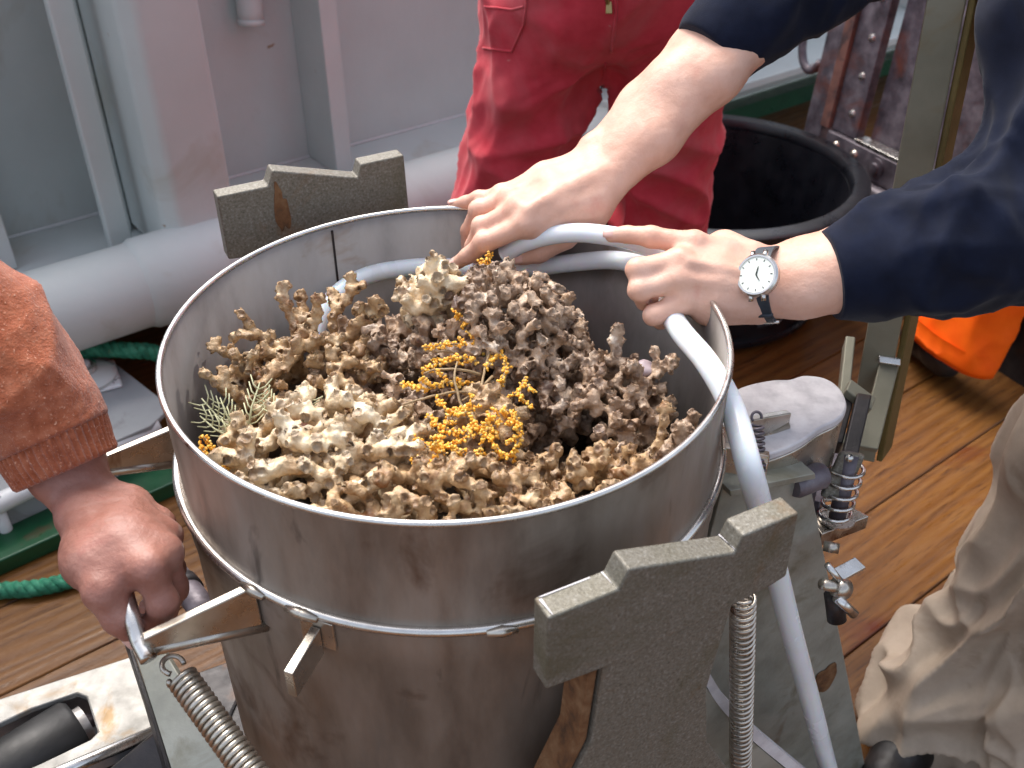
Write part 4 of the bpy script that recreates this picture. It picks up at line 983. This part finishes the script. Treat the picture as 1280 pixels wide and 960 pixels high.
# right hand, on the far rim
W1, W2 = (744, 192, 1.075), (764, 228, 1.05)
chainD(sd, [W1, (800, 130, 1.075), (868, 62, 1.075), (925, 10, 1.07), (985, -40, 1.07)], [.0175, .0195, .0225, .026, .03], .02)
chainD(sd, [W2, (820, 175, 1.045), (893, 95, 1.04), (950, 35, 1.045), (995, -30, 1.06)], [.0185, .0215, .0255, .028, .03], .02)
chainD(sd, [(756, 212, 1.06), (845, 110, 1.055), (930, 20, 1.055)], [.021, .029, .032], .02)
sd.ball(D(740, 183, 1.068), .0125, .012)                         # ulna head
Ri = [(657, 281, 1.03), (605, 304, 1.047), (584, 320, 1.062), (571, 329, 1.075)]
Rm = [(648, 262, 1.04), (603, 284, 1.058), (591, 308, 1.085), (595, 322, 1.105)]
Rr = [(637, 250, 1.058), (599, 263, 1.075), (585, 288, 1.10), (584, 308, 1.115)]
Rp = [(627, 245, 1.078), (600, 249, 1.09), (582, 253, 1.096), (568, 256, 1.10)]
for ch, w_, rr in ((Ri, (748, 245, 1.04), (.0118, .0104, .0088, .0074)), (Rm, (742, 226, 1.042), (.0122, .0106, .009, .0076)), (Rr, (738, 212, 1.056), (.0116, .010, .0085, .0072)), (Rp, (736, 202, 1.07), (.0102, .0086, .0074, .0064))):
    chainD(sd, [w_, ((w_[0] + ch[0][0]) / 2, (w_[1] + ch[0][1]) / 2 - 4, (w_[2] + ch[0][2]) / 2), ch[0]], [.0165, .0135, rr[0]], .011)
    chainD(sd, ch, rr, .0035)
    sd.ball(D(ch[0][0], ch[0][1] - 4, ch[0][2] - .003), rr[0] * .95, .008); sd.ball(D(ch[1][0] - 2, ch[1][1] - 2, ch[1][2] - .002), rr[1] * 1.03, .004)
chainD(sd, [(752, 215, 1.035), (660, 262, 1.022)], [.0075, .0075], .008)   # tendons
Rt = [(738, 262, 1.052), (706, 297, 1.062), (674, 315, 1.066), (650, 322, 1.07)]
chainD(sd, [(752, 240, 1.05), Rt[0], (672, 290, 1.045)], [.018, .019, .012], .014)
chainD(sd, Rt, [.017, .0125, .0112, .0088], .005)
# left hand, closed on the hose
V1, V2 = (955, 334, .972), (962, 374, .955)
chainD(sd, [V1, (1005, 325, .968), (1060, 312, .96), (1160, 280, .955), (1285, 250, .95)], [.0175, .019, .0225, .027, .032], .02)
chainD(sd, [V2, (1005, 368, .953), (1052, 356, .946), (1100, 335, .946), (1190, 308, .94), (1285, 272, .94)], [.0178, .0195, .0205, .021, .026, .032], .02)
chainD(sd, [(958, 354, .962), (1060, 335, .945), (1180, 295, .94)], [.0215, .028, .032], .02)
Li = [(868, 306, .958), (814, 296, .968), (784, 293, .978), (764, 294, .983)]
Lm = [(850, 327, .945), (797, 337, .945), (800, 352, .972), (826, 357, .985)]
Lr = [(848, 350, .941), (799, 362, .942), (806, 377, .968), (832, 374, .98)]
Lp = [(856, 376, .946), (817, 394, .945), (826, 401, .965), (848, 393, .975)]
for ch, w_, rr in ((Li, (938, 330, .967), (.0122, .0102, .0087, .0074)), (Lm, (940, 345, .955), (.0122, .0108, .0095, .0082)), (Lr, (943, 360, .95), (.0118, .0104, .009, .008)), (Lp, (946, 376, .954), (.0112, .0096, .0085, .0074))):
    chainD(sd, [w_, ((w_[0] + ch[0][0]) / 2, (w_[1] + ch[0][1]) / 2, (w_[2] + ch[0][2]) / 2 - .001), ch[0]], [.0165, .0145, rr[0]], .011)
    chainD(sd, ch, rr, .0035)
    sd.ball(D(ch[0][0], ch[0][1] - 2, ch[0][2] - .0035), rr[0] * .95, .008); sd.ball(D(ch[1][0], ch[1][1], ch[1][2] - .001), rr[1] * 1.04, .004)
for ch, y in ((Lm, 340), (Lr, 356)): chainD(sd, [(930, y + 2, .936), (862, ch[0][1], .931)], [.0045, .0045], .006)
chainD(sd, [(945, 382, .958), (885, 388, .955)], [.017, .0155], .012)
chainD(sd, [(938, 322, .975), (905, 312, .985), (868, 325, 1.0), (838, 338, 1.006), (812, 346, 1.002)], [.017, .018, .013, .0112, .009], .008)
# upper arms, shoulders, neck and head
sd.chain([D(985, -35, 1.07), D(1150, -140, 1.13), RS, neck], [.034, .044, .055, .05], .03); sd.chain([D(1285, 260, .945), D(1338, 100, .925), LS + [.035, .01, -.01], neck], [.034, .042, .05, .05], .03)
add_head(sd, headc, (-.8, -.2, -.5), neck)
def crease(V): return -np.clip(fold(V, (1, 1, 0), 70, 3, 2.), 0, 1) * .0002
skin_mesh(sd, M['skinA'], pn, 4, .0003, crease)
add_hair(pn, headc, (-.8, -.2, -.5))
for ch, r, bk in ((Ri, .0074, TOCAM + UP * .4), (Rp, .0064, TOCAM * .5 + UP), (Rt, .0088, TOCAM), (Li, .0074, TOCAM + UP * .5)):
    nail(pn, D(*ch[3]), D(*ch[2]), bk, r)
# sweatshirt
sd = SDF(.0052)
sl1 = [(903, 50, 1.056), (940, 14, 1.056), (1000, -32, 1.06), (1090, -92, 1.09), (1200, -165, 1.14)]
chainD(sd, sl1, [.049, .053, .060, .066, .072], .02); sd.cap(D(*sl1[-1]), RS, .075, .09, .03)
sl2 = [(1048, 343, .950), (1105, 328, .948), (1190, 302, .94), (1285, 272, .94)]
chainD(sd, sl2, [.0435, .053, .064, .072], .02)
sd.chain([D(1292, 270, .94), D(1340, 150, .93), D(1338, 20, .92), LS + [.035, 0, 0]], [.072, .063, .065, .08], .03)
ch_ = np.array([.80, .44, 1.17]); hip = np.array([.98, .28, .93])
sd.chain([LS + [.03, .02, 0], ch_ + [.0, .0, .03], RS], [.09, .13, .09], .05); sd.chain([ch_, (ch_ + hip) / 2, hip], [.155, .15, .155], .06); sd.chain([ch_ + [-.04, 0, .06], neck + [.0, 0, -.005]], [.10, .065], .04)
pA, pB = D(903, 50, 1.056), D(1045, 341, .950); dA = D(862, 95, 1.056) - pA; dB = D(1000, 350, .952) - pB
dA = D(903 - 60, 50 + 62, 1.056) - pA
sw, Vs, Qs = cloth(sd, 'sweatshirt', M['navy'], pn, [
    ((.2, .3, 1), 11, .014, 3, 1., D(1210, 200, .9), .14), ((.8, .2, -.3), 13, .010, 3, 2.2, D(1160, 320, .93), .10), ((1, .2, -.6), 10, .010, 3, 4., D(1230, 130, .9), .12),
    ((.3, .1, 1), 20, .009, 4, 3.1, D(960, 20, 1.05), .14), ((.6, .4, .6), 8, .010, 4, 5.), ((-.3, .5, .6), 22, .005, 4, 6.), ((.1, .2, 1), 17, .007, 5, 8., D(1120, 325, .94), .12)],
    planes=[(pA + dA / np.linalg.norm(dA) * .022, dA, .075), (pB + dB / np.linalg.norm(dB) * .006, dB, .07)])
# trousers and boots
sd = SDF(.0048)
kn = [(1530, 460, 1.16), (1395, 575, 1.26), (1308, 700, 1.36), (1258, 800, 1.44), (1192, 862, 1.50), (1140, 890, 1.535)]
chainD(sd, kn, [.12, .106, .100, .094, .090, .074], .04)
k2 = [(1470, 560, 1.1), (1400, 770, 1.25), (1330, 900, 1.38), (1300, 985, 1.44)]
chainD(sd, k2, [.11, .09, .085, .085], .03)
sd.cap(D(*kn[0]), hip + [0, -.07, -.05], .125, .13, .05); sd.cap(D(*k2[0]), hip + [0, -.1, -.05], .11, .13, .05); sd.cap(hip, hip + [0, -.06, -.08], .15, .15, .05)
tr, _, _ = cloth(sd, 'trousers', M['khaki'], pn, [((1, .25, .25), 9, .040, 5, 1.4, D(1150, 850, 1.5), .18), ((.5, -.2, 1), 9, .034, 6, 2.6), ((1, .1, .7), 13, .02, 6, 7., D(1230, 800, 1.45), .2), ((.25, .2, 1), 18, .009, 6, 9.)], it=1)
boot(pn, U(1150, 900, .0) + [.04, .03, 0], U(1085, 945, 0) + [.0, -.06, 0]); boot(pn, D(1300, 985, 1.44) * [1, 1, 0], D(1300, 985, 1.44) * [1, 1, 0] + [-.14, -.1, 0])

# wristwatch on the left wrist
wt = thing('wristwatch', 'silver wristwatch with pale dial and dark strap on the left wrist', 'watch', D(940, 356, .94))
nW = TOCAM * .80 - RT * .55 + UP * .14; nW /= np.linalg.norm(nW); aW = RT * .82 - FWD * .5; aW = aW - nW * (aW @ nW); aW /= np.linalg.norm(aW); uW = np.cross(nW, aW); uW = uW if uW @ UP > 0 else -uW
cW = D(962, 356, .956)
th = np.linspace(0, 2 * np.pi, 73)
loop = np.array([cW + nW * .0285 * math.cos(t) + uW * .0345 * math.sin(t) for t in th])
V = []; Fc = []
for i, t in enumerate(th[:-1]):
    o_ = nW * math.cos(t) * .0325 + uW * math.sin(t) * .0262; o_ /= np.linalg.norm(o_)
    hw = .0092 - .0015 * (1 - math.cos(t)) / 2
    for a, b in ((-1, 0), (1, 0), (1, 1), (-1, 1)): V.append(loop[i] + aW * a * hw + o_ * (.0002 + .0022 * b))
for i in range(72):
    j = (i + 1) % 72
    for a in range(4): Fc.append((i * 4 + a, i * 4 + (a + 1) % 4, j * 4 + (a + 1) % 4, j * 4 + a))
mesh_np('strap', V, Fc, M['strap'], wt, smooth=False)
cc = cW + nW * .0335 + aW * .002
lathe('case', [(0, -.002), (.0185, -.002), (.0205, .001), (.0205, .0062), (.0188, .0082), (.0172, .0082), (.0168, .0072), (0, .0072)], cc, M['bright'], wt, axis=nW, seg=56)
lathe('dial', [(.0168, .0074), (0, .0075)], cc, M['dial'], wt, axis=nW, seg=48)
lathe('crown', [(0, 0), (.003, 0), (.003, .004), (0, .004)], cc + nW * .0035 - aW * .0203, M['bright'], wt, axis=-aW, seg=20)
for s in (-1, 1): tube('lug', [cc + uW * s * .017 - aW * .006 + nW * .004, cc + uW * s * .0235 - aW * .0062 + nW * .0015], .0024, M['bright'], wt, 10); tube('lug', [cc + uW * s * .017 + aW * .006 + nW * .004, cc + uW * s * .0235 + aW * .0062 + nW * .0015], .0024, M['bright'], wt, 10)
def hand(name, ang, L, w_):
    d = uW * math.cos(ang) + aW * math.sin(ang); s = np.cross(nW, d); b = cc + nW * .0079
    prism(name, [b - s * w_, b + s * w_, b + d * L + s * w_ * .4, b + d * L - s * w_ * .4], nW * .0003, M['ink'], wt, bevel=0)
hand('hour_hand', .25, .008, .0008); hand('minute_hand', 2.6, .007, .0006)
for k in range(12):
    a = k * math.pi / 6; d = uW * math.cos(a) + aW * math.sin(a); s = np.cross(nW, d); b = cc + nW * .0076
    prism('hour_mark', [b + d * .0135 - s * .0004, b + d * .0135 + s * .0004, b + d * .0155 + s * .0004, b + d * .0155 - s * .0004], nW * .0002, M['ink'], wt, bevel=0)
tube('buckle', [loop[54] + aW * k * .011 - uW * .002 for k in (-1, -.5, 0, .5, 1)], .0016, M['bright'], wt, 10); tube('keeper', [loop[60] + aW * k * .0095 - uW * .003 for k in (-1, 0, 1)], .002, M['strap'], wt, 10)

# ---- person in the orange jumper at the left, gripping the handle
po_ = thing('person', 'person in orange knitted jumper gripping the drum handle at the left', 'person', (-.86, -.05, 0))
sd = SDF(.0024)
chainD(sd, [(91, 630, .842), (66, 590, .845), (24, 520, .835), (-85, 385, .80)], [.0165, .0185, .024, .030], .02)
chainD(sd, [(118, 612, .856), (96, 572, .858), (50, 505, .85), (-70, 380, .81)], [.0165, .0185, .024, .030], .02)
Fi = [(184, 710, .776), (203, 752, .786), (196, 784, .81), (174, 780, .826)]
Fm = [(205, 692, .80), (216, 735, .82), (206, 765, .842), (186, 758, .85)]
Fr = [(203, 672, .83), (214, 712, .852), (204, 740, .868), (186, 736, .874)]
Fp = [(198, 656, .856), (210, 690, .878), (194, 712, .888), (180, 712, .89)]
for ch, w_, rr in ((Fi, (98, 648, .826), (.0128, .0118, .0105, .009)), (Fm, (108, 640, .836), (.0128, .0118, .0105, .009)), (Fr, (116, 632, .847), (.0124, .011, .0098, .0085)), (Fp, (120, 622, .858), (.0112, .0098, .0088, .0078))):
    chainD(sd, [w_, ((w_[0] + ch[0][0]) / 2 + 2, (w_[1] + ch[0][1]) / 2 - 6, (w_[2] + ch[0][2]) / 2 - .004), ch[0]], [.0165, .0155, rr[0]], .014)
    chainD(sd, ch, rr, .004)
    sd.ball(D(ch[0][0] + 3, ch[0][1] - 2, ch[0][2] - .003), rr[0] * .98, .01); sd.ball(D(ch[1][0] + 1, ch[1][1], ch[1][2]), rr[1] * 1.03, .004)
Ft = [(120, 700, .785), (128, 738, .772), (148, 772, .781), (166, 792, .79)]
chainD(sd, [(106, 650, .828), (117, 698, .80), (130, 735, .778)], [.0165, .0175, .0145], .014)
chainD(sd, Ft, [.017, .0135, .0118, .0098], .008)
chainD(sd, [(126, 718, .785), (182, 708, .782)], [.0115, .0125], .012)
chainD(sd, [(110, 700, .80), (170, 690, .80), (190, 680, .83)], [.018, .018, .015], .02)
shL = np.array([-.68, -.12, 1.22]); nk = np.array([-.86, -.02, 1.36]); hc = np.array([-.80, -.05, 1.53])
sd.chain([D(-77, 382, .805), D(-230, 260, .78), shL, nk], [.034, .042, .055, .05], .03); add_head(sd, hc, (.85, -.1, -.45), nk)
sd.chain([nk, np.array([-1.0, .12, 1.24]), np.array([-1.02, .18, .98]), np.array([-.92, .16, .80])], [.05, .055, .042, .03], .03); sd.ball(np.array([-.91, .15, .75]), .035, .02)
for a_ in range(4): sd.chain([np.array([-.91, .13 + .02 * a_, .75]), np.array([-.90, .13 + .02 * a_, .69]), np.array([-.91, .13 + .018 * a_, .655])], [.010, .0095, .008], .004)
sd.chain([np.array([-.90, .12, .77]), np.array([-.87, .10, .72]), np.array([-.865, .10, .69])], [.013, .011, .009], .006)
skin_mesh(sd, M['skinB'], po_, 3, .0006, lambda V: -np.clip(fold(V, (1, .2, .3), 60, 3, 2.), 0, 1) * .0005)
add_hair(po_, hc, (.85, -.1, -.45))
nail(po_, D(*Ft[3]), D(*Ft[2]), TOCAM - RT * .5, .0098)
# jumper: knitted sleeve and ribbed cuff are lofted, the trunk is one soft volume
def loft(name, C, Rr, seg, mat, parent, disp=None, inner=.006):
    P = catmull(C, 14); n = len(P); r = np.interp(np.linspace(0, 1, n), np.linspace(0, 1, len(Rr)), Rr); T, A, B = frames(P)
    th = np.linspace(0, 2 * np.pi, seg, endpoint=False)
    dirv = A[:, None] * np.cos(th)[None, :, None] + B[:, None] * np.sin(th)[None, :, None]
    V = P[:, None] + dirv * r[:, None, None]
    if disp is not None: V = V + dirv * disp(V.reshape(-1, 3), np.repeat(np.linspace(0, 1, n), seg), np.tile(th, n)).reshape(n, seg)[..., None]
    lip = [V[0] + dirv[0] * -inner * k + T[0] * z_ for k, z_ in ((.35, -.0025), (.8, -.002), (1.2, .004), (1.6, .03))][::-1]
    V = np.concatenate([np.array(lip), V]); m = len(V); V = V.reshape(-1, 3)
    i, j = np.meshgrid(np.arange(m - 1), np.arange(seg), indexing='ij'); i = i.ravel(); j = j.ravel(); j2 = (j + 1) % seg
    return mesh_np(name, V, np.stack([i * seg + j, i * seg + j2, (i + 1) * seg + j2, (i + 1) * seg + j], 1), mat, parent)
cuffC = [D(83, 584, .852), D(72, 562, .85), D(60, 535, .846)]
def ribs(V, t, th): return .0011 * np.sin(th * 46) + perlin(V * 40) * .0015
loft('cuff', cuffC, [.0435, .046, .0475], 400, M['orange_wool'], po_, ribs)
def knit(V, t, th): return fold(V, (.5, .2, .3), 9, 3, 3.) * .010 * np.clip(t * 4, 0, 1) + fold(V, (1, .6, -.5), 14, 3, 8.) * .005 * np.clip(t * 5, .1, 1) + perlin(V * 160) * .0008
loft('sleeve', [D(64, 543, .846), D(45, 508, .842), D(-4, 450, .83), D(-88, 372, .81), D(-200, 290, .78), shL + [0, 0, .0]], [.0492, .0535, .057, .060, .068, .085, .09], 220, M['orange_wool'], po_, knit, .004)
sd = SDF(.008); tor = np.array([-.88, .0, 1.15]); hp_ = np.array([-.90, .02, .92])
sd.chain([shL, tor + [0, 0, .08], np.array([-1.0, .12, 1.22])], [.085, .13, .085], .05).chain([tor, hp_], [.15, .155], .05).cap(tor + [0, 0, .1], nk, .10, .066, .04).chain([np.array([-1.0, .12, 1.22]), np.array([-1.02, .18, .98]), np.array([-.925, .162, .81])], [.075, .062, .048], .02)
cloth(sd, 'jumper', M['orange_wool'], po_, [((1, 0, .3), 9, .012, 3, 1.)])
sd = SDF(.008)
for yy, k in ((-.06, 0), (.14, 1)): sd.chain([hp_ * [1, 0, 1] + [0, yy * .8 + .0, 0], np.array([-.90, yy, .5]), np.array([-.93, yy, .10])], [.13, .095, .085], .04)
cloth(sd, 'trousers', M['dark'] if False else M['navy'], po_, [((.2, 1, .2), 9, .014, 3, 1.)])
for yy in (-.06, .14): boot(po_, (-.93, yy, 0), (-.76, yy, 0))

# ---- person in red workwear behind the drum
pr_o = thing('person', 'person in dirty red work trousers standing behind the drum', 'person', (.2, 1.0, 0))
YR = .97
def PY(px, py, y=YR):
    d = ray(px, py); return CAM + d * (y - CAM[1]) / d[1]
sd = SDF(.0062)
hipL, hipR = PY(684, 40), PY(838, 40)
l1 = [PY(682, 30), PY(661, 112), PY(644, 200), PY(632, 285, .95)]; r1 = [PY(836, 30), PY(841, 115), PY(835, 200), PY(824, 285)]
kl = l1[-1] + np.array([-.01, .03, -.17]); kr = r1[-1] + np.array([.0, .0, -.17])
sd.chain(l1 + [kl, np.array([kl[0] - .02, .98, .09])], [.100, .096, .099, .107, .105, .10], .012)
sd.chain(r1 + [kr, np.array([kr[0], .97, .09])], [.100, .093, .088, .082, .088, .09], .012)
wc = (l1[0] + r1[0]) / 2
sd.chain([l1[0] + Z * .05, r1[0] + Z * .05], [.112, .112], .05).chain([wc + Z * .10, wc + Z * .22], [.16, .15], .05)
cr = PY(760, 82)
def hem_cut(V, N): return V
tr, Vt, Qt = cloth(sd, 'trousers', M['red_cloth'], pr_o, [
    ((1, 0, .28), 9, .032, 5, 1.3, PY(690, 110), .18), ((1, 0, -.55), 9, .030, 5, 6.2, PY(640, 240), .16), ((1, 0, -.4), 9, .028, 5, 4.4, PY(830, 240), .18), ((1, 0, .8), 12, .02, 4, 2.5, cr, .12), ((.2, 0, 1), 6, .016, 4, 3.3), ((.6, .1, .6), 17, .005, 3, 9.)], it=1)
bvh = BVHTree.FromPolygons([tuple(v) for v in Vt], [tuple(int(i) for i in q) for q in Qt])
def hit(px, py, off=.001):
    d = ray(px, py); d /= np.linalg.norm(d); r = bvh.ray_cast(Vector(CAM), Vector(d))
    return (np.array(r[0]) + np.array(r[1]) * off) if r[0] is not None else PY(px, py)
def seam(name, pts, r, mat=None):
    Pp = []
    for i in range(len(pts) - 1):
        for t in np.linspace(0, 1, 10, endpoint=False): Pp.append(hit(pts[i][0] + (pts[i + 1][0] - pts[i][0]) * t, pts[i][1] + (pts[i + 1][1] - pts[i][1]) * t))
    tube(name, np.array(Pp), r, mat or M['red_cloth'], pr_o, 6)
seam('pocket_seam', [(604, 60), (640, 64), (655, 30), (658, 0), (660, -20)], .0022); seam('pocket_seam', [(606, 8), (640, 12), (657, 8)], .002)
seam('fly_seam', [(770, -20), (770, 20), (763, 70)], .0025); seam('inner_seam', [(757, 78), (750, 120)], .002)
seam('zip', [(757, -30), (759, 0), (760, 6)], .0035, M['brass'])
q = hit(761, 8, .004); prism('zip_pull', [q + RT * a * .005 + UP * b * .010 for a, b in ((-1, -1), (1, -1), (.8, 1), (-.8, 1))], -FWD * .003, M['brass'], pr_o, bevel=.0008)
# coverall top with folded arms, head and hands
ub = wc + Z * .52 + np.array([0, .02, 0]); nkR = ub + Z * .12; hcR = nkR + np.array([0, -.03, .17])
sL, sR = ub + [-.18, 0, .02], ub + [.18, 0, .02]
eL, eR = ub + [-.25, -.08, -.22], ub + [.25, -.08, -.22]
wL, wR = ub + [.08, -.22, -.17], ub + [-.08, -.24, -.12]
sd = SDF(.008); sd.chain([wc + Z * .15, wc + Z * .34, ub - Z * .04], [.15, .155, .15], .05).chain([sL, sR], [.085, .085], .05).chain([sL, eL, wL], [.08, .062, .048], .03).chain([sR, eR, wR], [.08, .062, .048], .03).cap(ub, nkR - Z * .02, .09, .07, .03)
cloth(sd, 'jacket', M['red_cloth'], pr_o, [((1, 0, .4), 9, .012, 3, 1.)])
sd = SDF(.004); add_head(sd, hcR, (0, -1, -.45), nkR); sd.chain([nkR, sL, eL, wL], [.05, .05, .04, .028], .03).chain([nkR, sR, eR, wR], [.05, .05, .04, .028], .03)
for w_, s in ((wL, 1), (wR, -1)):
    d = np.array([s * 1., .02, .0]); sd.cap(w_, w_ + d * .07, .026, .026, .02)
    for a_ in range(4): sd.chain([w_ + d * .07 + Z * (.024 - .016 * a_), w_ + d * .115 + Z * (.024 - .017 * a_) + [0, .012, 0], w_ + d * .14 + Z * (.022 - .016 * a_) + [0, .03, 0]], [.010, .009, .008], .004)
    sd.chain([w_ + d * .02 + Z * .025, w_ + d * .06 + Z * .05, w_ + d * .085 + Z * .058], [.013, .011, .009], .006)
skin_mesh(sd, M['skinA'], pr_o, 2, .0004); add_hair(pr_o, hcR, (0, -1, -.45))
boot(pr_o, (kl[0] - .02, .98, 0), (kl[0] - .05, .80, 0)); boot(pr_o, (kr[0], .97, 0), (kr[0] + .03, .79, 0))

# ---- person in orange trousers, far right
pg = thing('person', 'person in bright orange trousers and dark boots standing at the far right', 'person', (1.15, 1.22, 0))
hc_ = (D(1236, 474, 2.26) + D(1134, 402, 2.42)) / 2
e1 = D(1232, 474, 2.26) - D(1132, 404, 2.42); e1[2] *= .6
def legloft(C, Hw, parent):
    V = []; seg = 72; th = np.linspace(0, 2 * np.pi, seg, endpoint=False); P = catmull(C, 10); n = len(P)
    a = e1 / np.linalg.norm(e1); b = np.cross(Z, a * [1, 1, 0]); b /= np.linalg.norm(b)
    hw = np.interp(np.linspace(0, 1, n), np.linspace(0, 1, len(Hw)), Hw)
    tt = np.linspace(0, 1, n)
    for i in range(n):
        aa = a * (1 - tt[i]) + np.array([a[0], a[1], 0]) * tt[i]
        V.append(P[i] + aa * np.cos(th)[:, None] * hw[i] + b * np.sin(th)[:, None] * hw[i] * (.45 + .45 * tt[i]))
    V = np.array(V); F_ = V.reshape(-1, 3); w = fold(F_, (.3, .2, 1), 9, 4, 2.) * .018 + fold(F_, (1, .2, .6), 13, 3, 5.) * .006
    dirs = V - P[:, None]; dirs /= np.linalg.norm(dirs, axis=-1)[..., None]; V = V + dirs * w.reshape(n, seg)[..., None]
    V = np.concatenate([[V[0] + (P[0] - V[0]) * .12 + Z * .05], [V[0] + (P[0] - V[0]) * .05], V]).reshape(-1, 3); m = n + 2
    i, j = np.meshgrid(np.arange(m - 1), np.arange(seg), indexing='ij'); i = i.ravel(); j = j.ravel(); j2 = (j + 1) % seg
    return mesh_np('trouser_leg', V, np.stack([i * seg + j, i * seg + j2, (i + 1) * seg + j2, (i + 1) * seg + j], 1), M['orange_cloth'], parent)
dv = np.array([.02, -.01, .27])
legloft([hc_, hc_ + [.045, -.0, .13], hc_ + [.085, .0, .30], hc_ + [.11, .02, .55], hc_ + [.14, .05, .82]], [.118, .100, .085, .10, .14], pg)
o2 = np.array([.62, .10, -.03]); legloft([hc_ + o2, hc_ + o2 + [.01, 0, .3], hc_ + o2 + [-.02, 0, .55], hc_ + [.28, .05, .84]], [.12, .105, .11, .14], pg)
boot(pg, hc_ * [1, 1, 0] + [.0, .03, 0], U(1136, 436, 0), M['leather'], .042, 'boot', .075); boot(pg, (hc_ + o2) * [1, 1, 0], (hc_ + o2) * [1, 1, 0] + [-.2, 0, 0], M['leather'], .05)
ubG = hc_ + [.17, .03, 1.28]; nkG = ubG + Z * .12; hcG = nkG + [-.03, 0, .17]
sd = SDF(.008); sd.chain([hc_ + [.165, .03, .82], ubG - Z * .05], [.16, .15], .05).chain([ubG + [0, -.18, .0], ubG + [0, .18, 0]], [.085, .085], .05).chain([ubG + [0, .18, 0], ubG + [-.02, .26, -.27], ubG + [-.12, .24, -.48]], [.08, .062, .05], .03).chain([ubG + [0, -.18, 0], ubG + [-.0, -.26, -.27], ubG + [-.12, -.24, -.48]], [.08, .062, .05], .03).cap(ubG, nkG - Z * .02, .09, .07, .03)
cloth(sd, 'jacket', M['orange_cloth'], pg, [((1, 0, .4), 9, .012, 3, 1.)])
sd = SDF(.005); add_head(sd, hcG, (-1, 0, -.2), nkG); sd.cap(nkG - Z * .1, nkG, .06, .055, .02)
for s in (-1, 1):
    w_ = ubG + [-.12, .24 * s, -.50]; sd.chain([nkG - Z * .08, ubG + [0, .18 * s, 0], ubG + [-.02, .26 * s, -.27], w_, w_ - Z * .06], [.05, .05, .04, .03, .03], .02)
    for a_ in range(4): sd.chain([w_ + [-.024 + .016 * a_, 0, -.06], w_ + [-.022 + .015 * a_, .004 * s, -.11], w_ + [-.018 + .013 * a_, -.006 * s, -.14]], [.010, .009, .008], .004)
    sd.chain([w_ + [-.02, 0, -.02], w_ + [-.05, 0, -.06], w_ + [-.055, 0, -.09]], [.013, .011, .009], .006)
skin_mesh(sd, M['skinA'], pg, 2, .0004); add_hair(pg, hcG, (-1, 0, -.2))
